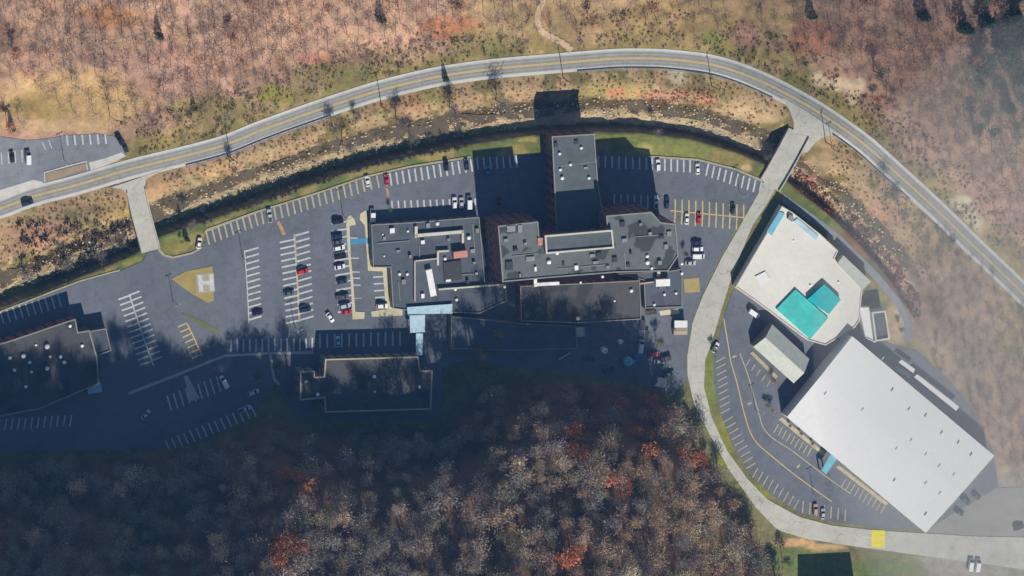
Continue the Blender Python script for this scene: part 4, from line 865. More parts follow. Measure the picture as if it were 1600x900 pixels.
CARS = [
 (43, 317, 17, 'suv', NAVY, 'dark navy car driving on the main road at the far left', 0.03),
 (19, 245, 98, 'sedan', BLACK, 'black car in the upper left lot, parked beside the white van'),
 (44, 246, 92, 'van', WHITE, 'white van in the upper left lot'),
 (187, 218, 120, 'suv', BLACK, 'black car at the tip of the upper left lot, nearest the grass'),
 (195, 230, 115, 'sedan', NAVY, 'dark car at the tip of the upper left lot, nearest the road'),
 (311, 380, 80, 'sedan', WHITE, 'white car tucked at the left end of the long parking row'),
 (421, 337, 96, 'pickup', SILV, 'silver pickup alone in the long tan-striped row'),
 (574, 283, 100, 'sedan', WHITE, 'white car in the long row next to the red one'),
 (604, 281, 97, 'sedan', RED, 'red car in the long curved row north of the hospital'),
 (697, 258, 95, 'suv', BLACK, 'black car in the white-striped part of the long row'),
 (729, 257, 95, 'sedan', NAVY, 'dark car in the last sunny stall before the tower shadow'),
 (582, 336, 90, 'van', WHITE, 'white van at the northwest corner of the hospital, half in shade'),
 (710, 317, 90, 'suv', WHITE, 'leftmost of the three pale cars beside the tower shadow'),
 (721, 317, 90, 'sedan', SILV, 'silver car, middle of the three beside the tower shadow'),
 (733, 316, 90, 'van', WHITE, 'white van, rightmost of the three beside the tower shadow'),
 (762, 268, 92, 'sedan', BLUE, 'blue car in the deep shade west of the tower wing'),
 (780, 313, 90, 'sedan', (.18, .02, .03), 'dark red car in the deep shade west of the tower wing'),
 (473, 424, 12, 'suv', RED, 'red car in the double row of the big sunny lot'),
 (452, 458, 12, 'sedan', GREY, 'grey car on the left side of the double row'),
 (477, 484, 12, 'suv', NAVY, 'navy car low on the right side of the double row'),
 (403, 489, 12, 'sedan', BLACK, 'black car near the bottom of the single striped row'),
 (528, 346, 10, 'suv', BLACK, 'topmost black car in the busy row facing the hospital'),
 (527, 369, 10, 'sedan', NAVY, 'navy car in the busy row, level with the blue crossing'),
 (528, 378, 10, 'sedan', GREY, 'dark grey car squeezed just above a white car in the busy row'),
 (530, 387, 12, 'suv', WHITE, 'white car in the busy row just below the blue crossing'),
 (532, 401, 10, 'suv', BLACK, 'big black car in the busy row between two white cars'),
 (531, 417, 12, 'sedan', WHITE, 'white car halfway down the busy row'),
 (535, 440, 12, 'sedan', (.02, .05, .06), 'dark teal car in the busy row'),
 (535, 464, 12, 'pickup', GREY, 'large dark grey pickup near the bottom of the busy row'),
 (539, 478, 12, 'suv', SILV, 'silver car next to the red one at the end of the busy row'),
 (542, 487, 12, 'sedan', RED, 'red car at the bottom of the busy row'),
 (516, 496, -55, 'sedan', WHITE, 'white car standing askew in the aisle below the busy row'),
 (597, 478, 2, 'suv', WHITE, 'white car parked against the tan pavement by the west wing'),
 (1028, 258, 90, 'suv', WHITE, 'white car at the left end of the upper right row'),
 (1090, 264, 92, 'sedan', WHITE, 'white car at the bend of the upper right row'),
 (1025, 316, 90, 'pickup', WHITE, 'white pickup at the edge of the tower shadow'),
 (1042, 317, 88, 'suv', NAVY, 'navy car beside the white pickup at the shadow edge'),
 (1073, 342, 86, 'sedan', WHITE, 'white car in the yellow-striped rows next to the red one'),
 (1092, 341, 86, 'sedan', RED, 'red car in the yellow-striped rows'),
 (1145, 326, 86, 'sedan', BLACK, 'black car in the upper yellow-striped row'),
 (1089, 379, 0, 'sedan', NAVY, 'navy car, topmost of the three at the hospital east door'),
 (1090, 389, 0, 'suv', WHITE, 'white car, middle of the three at the hospital east door'),
 (1091, 400, 0, 'van', WHITE, 'white van, lowest of the three at the hospital east door'),
 (1079, 411, 0, 'sedan', SILV, 'silver car near the tan planting bed at the hospital east side'),
 (1020, 553, 0, 'sedan', RED, 'red car beside the shrubs south of the hospital'),
 (1030, 565, 0, 'sedan', SILV, 'silver car in the shade just below the red one south of the hospital'),
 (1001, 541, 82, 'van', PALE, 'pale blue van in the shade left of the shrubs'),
 (991, 562, 60, 'suv', BLUE, 'blue car in deep shade left of the red car'),
 (1046, 584, 20, 'sedan', GREY, 'grey car in deep shade near the lower end of the yard'),
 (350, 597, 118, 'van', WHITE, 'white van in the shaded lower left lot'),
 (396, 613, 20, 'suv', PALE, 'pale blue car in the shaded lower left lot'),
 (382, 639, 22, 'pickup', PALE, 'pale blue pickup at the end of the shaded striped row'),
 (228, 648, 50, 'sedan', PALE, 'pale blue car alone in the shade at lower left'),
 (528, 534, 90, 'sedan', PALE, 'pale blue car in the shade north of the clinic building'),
 (1509, 783, -38, 'suv', (.02, .09, .1), 'dark teal car beside the southeast wall of the warehouse'),
 (1526, 776, -38, 'sedan', GREY, 'grey car by the warehouse, nearest the right edge of its pair'),
 (1499, 801, -30, 'sedan', (.04, .09, .08), 'dark green car low beside the southeast warehouse wall'),
 (1517, 882, 80, 'van', WHITE, 'left of the two white vans at the bottom right'),
 (1528, 883, 80, 'van', WHITE, 'right of the two white vans at the bottom right'),
 (1592, 824, 20, 'suv', NAVY, 'navy car at the right edge of the gravel yard'),
 (1274, 796, 88, 'suv', (.45, .3, .22), 'beige car in the bottom row of the warehouse lot'),
 (1286, 803, 88, 'sedan', SILV, 'silver car right of the beige one in the warehouse lot'),
 (1178, 490, -35, 'van', WHITE, 'white van parked against the cream-roofed hall'),
 (1118, 543, 60, 'sedan', WHITE, 'white car at the top of the warehouse lot verge'),
]
for cdef in CARS: car(*cdef)

# ---------------------------------------------------------------- lamp posts and utility poles
def pole_mesh(name, h, r0, r1, mat):
    n = 6; V = [(r0 * math.cos(i * math.tau / n), r0 * math.sin(i * math.tau / n), 0) for i in range(n)] + [(r1 * math.cos(i * math.tau / n), r1 * math.sin(i * math.tau / n), h) for i in range(n)]
    me = bpy.data.meshes.new(name); me.from_pydata(V, [], [[i, (i + 1) % n, n + (i + 1) % n, n + i] for i in range(n)] + [list(range(n, 2 * n))]); me.materials.append(M[mat]); return me
LP = pole_mesh('post', 8.5, 0.13, 0.09, 'metal_grey'); UP = pole_mesh('pole', 11, 0.2, 0.13, 'wood')
for (px, py, lb) in [(379, 402, 'tall lamp post at the top of the single striped row'), (536, 336, 'tall lamp post above the busy parking row'), (1022, 300, 'tall lamp post at the edge of the tower shadow'),
                     (1155, 300, 'tall lamp post in the aisle above the yellow stripes'), (270, 470, 'lamp post beside the helipad lawn'), (460, 510, 'lamp post below the double parking row'),
                     (1180, 640, 'lamp post in the middle of the warehouse lot'), (1270, 770, 'lamp post near the bottom row of the warehouse lot'), (1300, 232, 'lamp post by the wide bridge'), (100, 250, 'lamp post in the upper left lot')]:
    p = g1(px, py, 0); r = empty('lamp_post', (p.x, p.y, 0), lb, 'lamp post', 'parking lot lamp posts')
    o = bpy.data.objects.new('post', LP); C.objects.link(o); o.parent = r
    box('arm', 'metal_grey', (p.x, p.y, 8.4), (1.8, 0.12, 0.1), 0.4, r)
    for s in (-1, 1): box('lamp_head', 'metal_grey', (p.x + s * 0.95 * math.cos(.4), p.y + s * 0.95 * math.sin(.4), 8.35), (0.7, 0.35, 0.16), 0.4, r)
for (px, py, lb) in [(880, 122, 'wooden utility pole south of the road near the trail'), (1112, 134, 'wooden utility pole inside the top of the road bend'), (596, 166, 'wooden utility pole beside the road left of the bare roadside trees'),
                     (360, 246, 'wooden utility pole beside the road at the left'), (1290, 222, 'wooden utility pole at the right bridge junction')]:
    p = g1(px, py, 0); z = float(height(np.array([px * 1.0]), np.array([py * 1.0]))[0]); r = empty('utility_pole', (p.x, p.y, z), lb, 'utility pole', 'utility poles along the road')
    o = bpy.data.objects.new('pole', UP); C.objects.link(o); o.parent = r
    box('crossarm', 'wood', (p.x, p.y, z + 10.2), (2.6, 0.14, 0.16), 1.2, r)
    for s in (-1, 0, 1): box('insulator', 'metal_grey', (p.x + s * math.cos(1.2), p.y + s * math.sin(1.2), z + 10.36), (0.12, 0.12, 0.25), 0, r)

# ---------------------------------------------------------------- plants
def taper(V, Fc, a, b, ra, rb, n=4):
    a = np.array(a); b = np.array(b); d = b - a; d = d / np.linalg.norm(d)
    x = np.cross(d, (0.3, 0.8, 0.51)); x /= np.linalg.norm(x); y = np.cross(d, x); k = len(V)
    for p, r in ((a, ra), (b, rb)):
        for i in range(n): V.append(p + r * (math.cos(i * math.tau / n) * x + math.sin(i * math.tau / n) * y))
    for i in range(n): Fc.append((k + i, k + (i + 1) % n, k + n + (i + 1) % n, k + n + i))
def sprays(pts, dirs, ln, wd):
    n = len(pts); dirs = dirs / np.linalg.norm(dirs, axis=1)[:, None]
    s = np.cross(dirs, rng.normal(size=(n, 3))); s /= np.linalg.norm(s, axis=1)[:, None]
    b = pts; t = pts + dirs * ln[:, None]; m = pts + dirs * ln[:, None] * 0.5
    V = np.stack([b, m + s * wd[:, None] / 2, t, m - s * wd[:, None] / 2], 1).reshape(-1, 3)
    Fq = np.arange(4 * n).reshape(n, 4); return V, Fq
def bare_tree(Ht, R, ntw, wd, tk=1.0):
    V = []; Fc = []; lean = rng.normal(size=2) * 0.5
    top = np.array((lean[0], lean[1], Ht * 0.8)); mid = np.array((lean[0] * .4, lean[1] * .4, Ht * 0.4))
    taper(V, Fc, (0, 0, -1.5), mid, 0.28 * tk, 0.19 * tk, 5); taper(V, Fc, mid, top, 0.19 * tk, 0.06 * tk, 5)
    P = []; Dr = []
    k = 9
    for i in range(k):
        f = 0.35 + 0.6 * i / k; s = (mid * (1 - (f - .3) / .7) + top * ((f - .3) / .7)); a = i * 2.4 + rng.uniform(-.9, .9)
        r = R * (1.0 - 0.45 * max(0, f - .5)) * rng.uniform(.45, 1.15); up = Ht * rng.uniform(.12, .3)
        e = s + np.array((math.cos(a) * r * .8, math.sin(a) * r * .8, up)); e[2] = min(e[2], Ht * .95)
        taper(V, Fc, s, e, 0.1 * tk, 0.03 * tk, 3)
        m = max(6, ntw // (k + 2)); t = rng.uniform(.3, 1.08, m)[:, None]; pp = s + (e - s) * t + rng.normal(size=(m, 3)) * R * .25
        P.append(pp); dd = (e - s) / np.linalg.norm(e - s) + rng.normal(size=(m, 3)) * .7 + np.array((0, 0, .35)); Dr.append(dd)
    m = 2 * ntw // (k + 2); P.append(top + rng.normal(size=(m, 3)) * np.array((R * .3, R * .3, Ht * .07))); Dr.append(rng.normal(size=(m, 3)) + np.array((0, 0, .8)))
    P = np.vstack(P); Dr = np.vstack(Dr); n = len(P)
    return (np.array(V), Fc), sprays(P, Dr, rng.uniform(.6, 1.5, n), rng.uniform(.6, 1.3, n) * wd)
def leaf_tree(Ht, R, n, sz, squat=0.8):
    V = []; Fc = []; taper(V, Fc, (0, 0, -1), (0, 0, Ht * .7), 0.2, 0.08, 5)
    for i in range(6):
        a = i * 1.1; taper(V, Fc, (0, 0, Ht * (.35 + .06 * i)), (math.cos(a) * R * .7, math.sin(a) * R * .7, Ht * (.6 + .05 * i)), .08, .03, 3)
    cl = 16; cc = rng.normal(size=(cl, 3)); cc /= np.linalg.norm(cc, axis=1)[:, None]; cc *= (rng.uniform(.35, .85, cl) * R)[:, None]; cc[:, 2] = cc[:, 2] * squat + Ht * .68
    P = cc[rng.integers(0, cl, n)] + rng.normal(size=(n, 3)) * R * .2
    Dr = rng.normal(size=(n, 3)) + np.array((0, 0, .2)); return (np.array(V), Fc), sprays(P, Dr, rng.uniform(.7, 1.3, n) * sz, rng.uniform(.7, 1.2, n) * sz * .8)
def conifer(Ht, R, n):
    V = []; Fc = []; taper(V, Fc, (0, 0, -1), (0, 0, Ht * .97), 0.22, 0.03, 5)
    z = 1 - np.sqrt(rng.uniform(0, 1, n)); z = .12 + z * .88; a = rng.uniform(0, math.tau, n); r = R * (1 - z) * rng.uniform(.35, .9, n)
    P = np.stack([np.cos(a) * r, np.sin(a) * r, z * Ht], 1); Dr = np.stack([np.cos(a), np.sin(a), rng.uniform(-.5, .1, n)], 1) + rng.normal(size=(n, 3)) * .25
    return (np.array(V), Fc), sprays(P, Dr, rng.uniform(.5, 1.0, n) * (R * .45), np.full(n, .38))
def bush(R, n, sz):
    P = rng.normal(size=(n, 3)); P /= np.linalg.norm(P, axis=1)[:, None]; P *= (rng.uniform(.2, .9, n) * R)[:, None]; P[:, 2] = np.abs(P[:, 2]) * .8
    Dr = P + rng.normal(size=(n, 3)) * R * .6 + np.array((0, 0, .3)); return sprays(P, Dr, rng.uniform(.7, 1.3, n) * sz, rng.uniform(.5, 1.0, n) * sz * .7)
BARE = [bare_tree(rng.uniform(9, 16), rng.uniform(2.6, 4.6), 760, .15) for _ in range(9)]
THIN = [bare_tree(rng.uniform(7, 10), rng.uniform(2.6, 3.8), 230, .12, .45) for _ in range(6)]
LEAF = [leaf_tree(rng.uniform(9, 12), rng.uniform(2.8, 3.6), 620, .55) for _ in range(4)]
CONI = [conifer(rng.uniform(10, 14), rng.uniform(2.4, 3.2), 700) for _ in range(3)]
BUSH = [bush(rng.uniform(.8, 1.3), 34, .6) for _ in range(6)]
TUFT = [bush(.5, 14, .5) for _ in range(5)]
class Scatter:
    """many small plants or stones gathered into one uncountable mass"""
    def __init__(s): s.V = []; s.F = []; s.T = []; s.n = 0
    def add(s, VF, loc, sc, rz, tint):
        V, Fq = VF; Fq = np.asarray(Fq); V = np.asarray(V) * sc; c, q = math.cos(rz), math.sin(rz)
        W = np.stack([V[:, 0] * c - V[:, 1] * q + loc[0], V[:, 0] * q + V[:, 1] * c + loc[1], V[:, 2] + loc[2]], 1)
        s.V.append(W); s.F.append(Fq + s.n); s.n += len(V); s.T.append(np.tile(np.array([*tint, 1.0]), (len(V), 1)))
    def build(s, name, mat, label, cat):
        V = np.vstack(s.V); Q = np.vstack(s.F); T = np.vstack(s.T); k = Q.shape[1]
        me = bpy.data.meshes.new(name); me.vertices.add(len(V)); me.vertices.foreach_set('co', V.ravel().astype(np.float32))
        me.loops.add(Q.size); me.loops.foreach_set('vertex_index', Q.ravel().astype(np.int32)); me.polygons.add(len(Q))
        me.polygons.foreach_set('loop_start', np.arange(0, Q.size, k, dtype=np.int32)); me.update(calc_edges=True)
        at = me.color_attributes.new('Col', 'FLOAT_COLOR', 'POINT'); at.data.foreach_set('color', T.ravel().astype(np.float32))
        me.materials.append(M[mat]); o = bpy.data.objects.new(name, me); C.objects.link(o); tag(o, label, cat, None, 'stuff'); return o
def vary(c, a=.18):
    k = 1 + rng.uniform(-a, a); return tuple(max(.01, v * k * (1 + rng.uniform(-a, a) * .35)) for v in c)
_tm = {}
def as_mesh(key, VF, mat):
    if key not in _tm:
        me = bpy.data.meshes.new(key[0]); me.from_pydata(np.asarray(VF[0]).tolist(), [], [tuple(int(i) for i in f) for f in VF[1]]); me.materials.append(M[mat]); _tm[key] = me
    return _tm[key]
def tree(kind, lst, i, W, sc, colr, name, label, cat, group):
    r = empty(name, W, label, cat, group); r.rotation_euler = (0, 0, rng.uniform(0, 6.28)); r.scale = (sc, sc, sc * rng.uniform(.9, 1.1))
    t, cr_ = lst[i % len(lst)]
    o = bpy.data.objects.new('trunk', as_mesh(('trunk', kind, i % len(lst)), t, 'bark')); C.objects.link(o); o.parent = r
    o = bpy.data.objects.new('crown', as_mesh(('crown', kind, i % len(lst)), cr_, 'crown')); C.objects.link(o); o.parent = r; o.color = (*colr, 1)
    return r
def scatter_px(n, x0, x1, y0, y1, ok, mind):
    """well-spaced random points in photo px"""
    pts = []; grid = {}
    tries = 0
    while len(pts) < n and tries < n * 30:
        tries += 1; x = rng.uniform(x0, x1); y = rng.uniform(y0, y1)
        if not ok(x, y): continue
        gx, gy = int(x // mind), int(y // mind)
        if any((x - a) ** 2 + (y - b) ** 2 < mind * mind for i in (-1, 0, 1) for j in (-1, 0, 1) for (a, b) in grid.get((gx + i, gy + j), [])): continue
        grid.setdefault((gx, gy), []).append((x, y)); pts.append((x, y))
    return np.array(pts)
def grow(P):                      # ground position for points given at lot level
    W = G(P[:, 0], P[:, 1], np.zeros(len(P))); W[:, 2] = height(P[:, 0], P[:, 1]) - 0.1; return W
A1 = np.array
GREYB, TAUPE, PINKB, RUST, PALEB, OLIVE = (.30, .26, .22), (.42, .32, .22), (.46, .32, .22), (.5, .19, .08), (.62, .51, .36), (.34, .31, .19)
_gx, _gy = np.meshgrid(np.arange(-100, 1720, 2.0), np.arange(-120, 1060, 2.0))
_sd = {}
for _L in (ROAD, BANK, TOE): _sd[id(_L)] = sdist(_L, _gx, _gy)
def sdf(L, x, y):
    A = _sd[id(L)]; i = min(max(int((y + 120) / 2), 0), A.shape[0] - 1); j = min(max(int((x + 100) / 2), 0), A.shape[1] - 1); return A[i, j]
# ---- south hillside wood: the crowns one can pick out, then the rest
def s_ok(x, y): return -sdf(TOE, x, y) > 3
PS = scatter_px(900, -60, 1260, 585, 1010, s_ok, 13.5)
WS = grow(PS); tu, tv = proj(WS + A1([[0, 0, 9.0]]))
vis = (tu > -10) & (tu < 1610) & (tv < 915)
score = np.where(vis, np.minimum(tu, 900) * 0.9 + np.minimum(tv, 850) * 0.5, -1) + rng.uniform(0, 120, len(PS)) * vis
order = np.argsort(-score); lead = set(order[:240].tolist())
woodS = Scatter(); woodT = Scatter()
for k, (W, x, y) in enumerate(zip(WS, tu, tv)):
    q = rng.uniform(); near_rust = min((x - a) ** 2 + (y - b) ** 2 for a, b in [(905, 690), (970, 760), (1010, 690), (1085, 720), (460, 760), (450, 860), (890, 870), (1165, 760), (1000, 640)]) < 26 ** 2
    if near_rust and q < .75: kd, lst, c, lb = 'rust', LEAF, vary(RUST), 'rust-brown leafy tree'
    elif q < .12: kd, lst, c, lb = 'bare', BARE, vary(PALEB), 'pale tan bare crown'
    elif q < .22: kd, lst, c, lb = 'bare', BARE, vary(OLIVE), 'olive-grey bare crown'
    elif q < .55 or x < 700: kd, lst, c, lb = 'bare', BARE, vary(GREYB), 'grey-brown bare crown'
    else: kd, lst, c, lb = 'bare', BARE, vary(TAUPE if x < 950 else PINKB), 'warm brown bare crown'
    sc = rng.uniform(.6, 1.35)
    lb += (' at the bottom edge' if y > 820 else ' in the middle band' if y > 730 else ' near the upper rim') + ' of the southern wood, ' + ('at its dark left end' if x < 560 else 'left of its middle' if x < 780 else 'right of its middle' if x < 980 else 'beside the curving road')
    if k in lead: tree(kd, lst, int(rng.integers(0, 99)), W, sc, c, 'hillside_tree', lb, 'tree', 'trees in the southern hillside wood')
    else:
        t, cr_ = lst[int(rng.integers(0, len(lst)))]; a = rng.uniform(0, 6.28)
        woodS.add(cr_, W, sc, a, c)
        tq = [f for f in t[1]]; woodT.add((t[0], tq), W, sc, a, (.13, .1, .08))
woodS.build('wood_canopy', 'foliage', 'shaded mass of bare tree crowns covering the southern hillside', 'wood')
woodT.build('wood_trunks', 'foliage', 'trunks and limbs of the shaded southern wood', 'wood')
# ---- north and east woods: thin bare trees
def n_ok(x, y):
    d = sdf(ROAD, x, y)
    if d < 34: return False
    if (1262 < x < 1350 and 100 < y < 172) or (1478 < x < 1545 and 295 < y < 372): return False
    if 700 < x < 1230 and y > -30 and y < 90: return rng.uniform() < .16
    if x < 230 and y > 112: return rng.uniform() < (.05 if y < 195 else 0)
    if d < 70: return rng.uniform() < .35
    return True
PN = scatter_px(1150, -40, 1680, -60, 640, n_ok, 15)
def e_ok(x, y): return sdf(ROAD, x, y) < -24 and x > 1432 + max(0, (y - 530)) * .72 and x > 1460 - max(0, 480 - y) * .2
PN = np.vstack([PN, scatter_px(150, 1425, 1680, 360, 760, e_ok, 14)]); WN = grow(PN)
wn_, wt_ = Scatter(), Scatter()
for W, (x, y) in zip(WN, PN):
    q = rng.uniform(); c = vary((.40, .27, .195) if q < .5 else (.35, .275, .22) if q < .85 else (.46, .23, .13), .2)
    if x > 1470 and y < 230 and q < .7: c = vary((.09, .13, .07), .3)
    t, cr_ = (LEAF[0] if q > .985 or (x > 1500 and y < 210 and q < .35) else THIN[int(rng.integers(0, len(THIN)))]); sc = rng.uniform(.8, 1.25); a = rng.uniform(0, 6.28)
    if sdf(ROAD, x, y) < 80: sc *= .75
    wn_.add(cr_, W, sc, a, c); wt_.add(t, W, sc, a, (.34, .25, .2))
wn_.build('wood_canopy', 'foliage', 'thin pinkish bare wood on the slope above the road', 'wood')
wt_.build('wood_trunks', 'foliage', 'trunks and limbs of the bare wood above the road', 'wood')
# ---- single evergreens and roadside trees
for (px, py, s, lb) in [(247, 55, .7, 'small evergreen alone in the pink-brown wood at upper left'), (593, 28, .8, 'evergreen in the wood above the road near the top centre'), (1438, 22, 1.2, 'bright green evergreen at the top edge of the upper right wood'),
                        (1500, 40, 1.3, 'large evergreen at the left rim of the dark upper right grove'), (1535, 30, 1.4, 'tall evergreen near the top of the dark upper right grove'), (1575, 22, 1.5, 'tall evergreen at the upper right corner'),
                        (1560, 75, 1.4, 'broad evergreen in the middle of the upper right grove'), (1592, 62, 1.4, 'evergreen at the right edge of the upper right grove'), (1530, 105, 1.1, 'evergreen low at the left of the upper right grove'),
                        (1590, 120, 1.3, 'lowest evergreen at the right edge of the upper right grove'), (1572, 165, 1.0, 'small evergreen below the upper right grove'), (290, 372, .5, 'dark evergreen on the bank by the left bridge'), (695, 122, .55, 'evergreen on the verge above the stone-coloured road'),
                        (302, 168, .5, 'little dark evergreen on the verge at left'), (18, 200, .5, 'little evergreen above the upper left lot'), (1265, 22, .9, 'dark evergreen above the right road bend')]:
    tree('coni', CONI, int(rng.integers(0, 9)), on_ground([px], [py])[0], s, vary((.05, .085, .04)), 'evergreen_tree', lb, 'tree', 'evergreen trees')
for (px, py, s, lb) in [(519, 196, .8, 'bare tree leaning by the road left of the other roadside trees'), (553, 182, .5, 'slender bare tree on the creek side of the road'), (620, 184, .95, 'bare roadside tree whose shadow crosses the road'),
                        (704, 168, .9, 'bare roadside tree with a dark shadow blot on the road'), (777, 158, 1.0, 'tall bare roadside tree left of the tower shadow'), (540, 228, .8, 'pale grey bare tree on the creek bank'),
                        (645, 214, .8, 'pale bare tree above the creek rocks'), (360, 262, .7, 'bare tree between the road and the creek at left'), (1025, 204, .5, 'small bare tree on the creek bank right of the tower shadow'),
                        (1385, 300, .8, 'bare tree in the scrub inside the right road curve'), (1405, 330, .7, 'greyish bare tree near the right road curve'), (295, 350, .6, 'bare tree on the dark bank by the left bridge'),
                        (1360, 108, 1.0, 'grey bare tree beside the bare soil patch at right'), (1200, 246, .6, 'bare tree beside the wide bridge shadow'), (150, 398, .8, 'bare tree in the brown scrub left of the left bridge'),
                        (100, 415, .9, 'dark bare tree over the creek at left'), (185, 380, .8, 'bare tree close to the left bridge'), (40, 425, .9, 'bare tree in the scrub at the left edge')]:
    P = A1([[px, py]], float); tree('bare', BARE, int(rng.integers(0, 9)), grow(P)[0], s, vary((.24, .2, .17)), 'bare_tree', lb, 'tree', 'bare trees along the creek and the road')
for (px, py, s, c, lb) in [(745, 545, 1.0, (.18, .15, .1), 'broad dark tree in the courtyard south of the west wing'), (770, 520, .9, (.16, .15, .1), 'dark tree against the shaded southern roofs'), (608, 326, .35, (.12, .15, .05), 'small green tree at the end of the short white-striped row'),
                           (1025, 530, .6, (.16, .17, .05), 'yellow-green shrubby tree above the red car'), (1112, 545, .45, (.14, .17, .06), 'small green tree on the verge by the curving road'), (1008, 485, .4, (.25, .17, .08), 'small tan shrub at the corner of the yard wall'),
                           (1205, 640, .5, (.42, .32, .24), 'pale pinkish shrub at the west corner of the warehouse'), (1196, 632, .4, (.3, .28, .18), 'pale shrub at the tip of the shaded warehouse wall'), (1206, 592, .45, (.4, .24, .15), 'orange shrub by the gabled building'),
                           (1222, 872, .8, (.12, .13, .06), 'green tree on the lawn left of the shadow below the lower road'), (1210, 900, .9, (.3, .16, .08), 'brownish tree at the bottom edge beside the lower lawn'), (430, 570, .7, (.14, .14, .08), 'dark tree by the footpath in the shaded lawn'), (445, 610, .8, (.13, .13, .08), 'dark tree west of the clinic building'), (398, 585, .6, (.15, .14, .09), 'dark shrub above the pale blue car'), (490, 640, .6, (.2, .2, .09), 'yellowish shrub at the clinic corner'),
                           (720, 590, .9, (.13, .14, .08), 'dark tree right of the clinic building'), (1068, 395, .4, (.1, .13, .05), 'green shrub at the hospital east end'), (282, 377, .3, (.3, .2, .08), 'orange shrub on the small lawn by the left bridge'), (1405, 512, .4, (.2, .15, .08), 'brown shrub by the small white annexe')]:
    tree('leaf', LEAF, int(rng.integers(0, 9)), grow(A1([[px, py]], float))[0], s, vary(c, .08), 'leafy_tree', lb, 'tree', 'leafy trees around the hospital')
for i, (px, py) in enumerate([(1233, 664), (1250, 676), (1268, 692), (1318, 724), (1341, 744), (1356, 756), (1372, 770), (1386, 780), (1404, 794), (1412, 798)]):
    tree('leaf', LEAF, i, grow(A1([[px, py]], float))[0], .26, vary((.1, .11, .07)), 'planting_shrub', 'dark round shrub planted along the southwest wall of the warehouse', 'shrub', 'shrubs along the warehouse wall')

# ---- scrub, reeds and creek stones
scr = Scatter()
def scrub(n, x0, x1, y0, y1, ok, cols, s0, s1, mind=5):
    P = scatter_px(n, x0, x1, y0, y1, ok, mind)
    if not len(P): return
    for W, (x, y) in zip(grow(P), P):
        c = cols[int(rng.integers(0, len(cols)))]; scr.add(BUSH[int(rng.integers(0, len(BUSH)))] if rng.uniform() < .7 else TUFT[0], W, rng.uniform(s0, s1), rng.uniform(0, 6.28), vary(c, .25))
def verge_ok(x, y):
    d = sdf(ROAD, x, y); return 20 < d < 80 and (x < 832 or x > 905) and not (x < 215 and y > 195) and (vnoise(A1([x]), A1([y]), 22, 1)[0] > .35)
scrub(1300, -20, 1620, -10, 480, verge_ok, [(.19, .17, .07), (.25, .2, .09), (.33, .24, .13), (.15, .15, .06), (.35, .22, .12)], .5, 1.15)
def bank_ok(x, y):
    d = sdf(BANK, x, y); return d > 4 and sdf(ROAD, x, y) < -19 and not (196 < x < 256 and 262 < y < 400) and not (1190 < x < 1300 and 180 < y < 300) and (d > 44 or (24 < d < 44 and rng.uniform() < .12))
scrub(1500, -20, 1450, 110, 480, bank_ok, [(.30, .2, .12), (.22, .17, .08), (.36, .25, .15), (.16, .12, .07), (.34, .17, .1)], .4, .9, 5)
def red_ok(x, y):
    d = sdf(BANK, x, y); return 2 < d < 26 and x > 1245
scrub(420, 1245, 1440, 260, 500, red_ok, [(.34, .08, .05), (.28, .07, .05), (.2, .09, .06), (.38, .14, .07)], .7, 1.4, 5)
scrub(60, 1010, 1115, 140, 162, lambda x, y: True, [(.45, .14, .08), (.4, .2, .12)], .6, 1.1, 5)
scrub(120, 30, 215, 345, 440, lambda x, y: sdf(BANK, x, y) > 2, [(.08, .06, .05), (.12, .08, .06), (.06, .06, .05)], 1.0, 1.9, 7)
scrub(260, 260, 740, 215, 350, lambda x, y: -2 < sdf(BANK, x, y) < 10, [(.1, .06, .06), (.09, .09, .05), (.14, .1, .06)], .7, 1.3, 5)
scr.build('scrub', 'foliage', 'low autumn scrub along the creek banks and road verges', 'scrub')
stones = Scatter()
def stone(sz):
    bm = bmesh.new(); bmesh.ops.create_icosphere(bm, subdivisions=1, radius=sz)
    V = A1([tuple(v.co) for v in bm.verts]) * rng.uniform(.7, 1.2, (len(bm.verts), 1)) * A1([1, .8, .55]); Fc = [[v.index for v in f.verts] for f in bm.faces]; bm.free(); return V, Fc
ST = [stone(.5) for _ in range(6)]
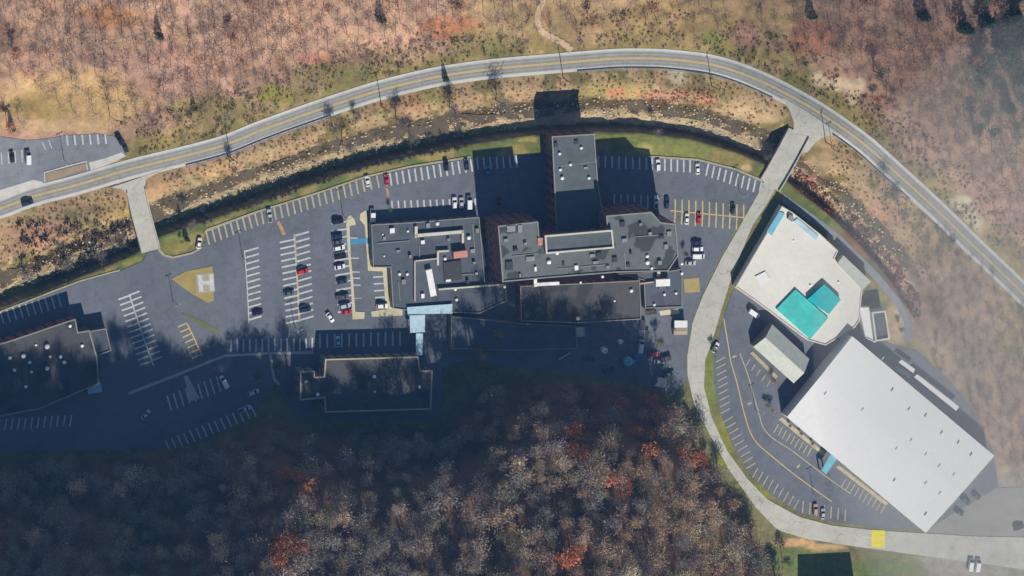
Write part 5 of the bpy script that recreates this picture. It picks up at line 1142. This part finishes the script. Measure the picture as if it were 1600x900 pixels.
PST = scatter_px(1900, -20, 1420, 130, 480, lambda x, y: (lambda d: 13 < d < 36 + 20 * rng.uniform())(sdf(BANK, x, y)) and sdf(ROAD, x, y) < -20, 3.2)
for W in grow(PST): stones.add(ST[int(rng.integers(0, 6))], W, rng.uniform(.5, 1.7), rng.uniform(0, 6.28), vary((.44, .36, .25), .25))
stones.build('creek_stones', 'rock', 'tan boulders and gravel lining the creek bed', 'stones')

# ---------------------------------------------------------------- the air between the ground and the camera
def thin_cloud(px, py, z, rx, ry, rz_, dens):
    c = g1(px, py, z); bm = bmesh.new(); bmesh.ops.create_icosphere(bm, subdivisions=4, radius=1.0)
    me = bpy.data.meshes.new('haze'); bm.to_mesh(me); bm.free(); o = bpy.data.objects.new('haze', me); C.objects.link(o); o.location = c; o.scale = (rx, ry, rz_); o.rotation_euler = (0, 0, 0.25)
    m = bpy.data.materials.new('thin_cloud'); m.use_nodes = True; nt = m.node_tree; nt.nodes.clear()
    pv = nt.nodes.new('ShaderNodeVolumePrincipled'); pv.inputs['Color'].default_value = (0.94, 0.95, 0.95, 1); pv.inputs['Density'].default_value = dens
    mo = nt.nodes.new('ShaderNodeOutputMaterial'); nt.links.new(pv.outputs[0], mo.inputs['Volume']); me.materials.append(m)
    tag(o, 'thin pale veil of cloud drifting over the right side', 'haze', None, 'stuff')
HAZE = True
if HAZE:
    P = [(-1500, -1300), (1300, -1300), (1300, 1300), (-1500, 1300)]
    V, Fc = prism(P, -12, cpos.z + 40); Fc.append([3, 2, 1, 0])
    hz = mesh_obj('haze', V, Fc, None); tag(hz, 'faint bluish air over the whole valley', 'haze', None, 'stuff')
    m = bpy.data.materials.new('haze'); m.use_nodes = True; nt = m.node_tree; nt.nodes.clear()
    pv = nt.nodes.new('ShaderNodeVolumePrincipled'); pv.inputs['Color'].default_value = (0.18, 0.46, 1.0, 1); pv.inputs['Density'].default_value = 2.3e-5
    mo = nt.nodes.new('ShaderNodeOutputMaterial'); nt.links.new(pv.outputs[0], mo.inputs['Volume'])
    hz.data.materials.append(m)
    thin_cloud(1700, 590, 170, 112, 150, 38, 0.0072)
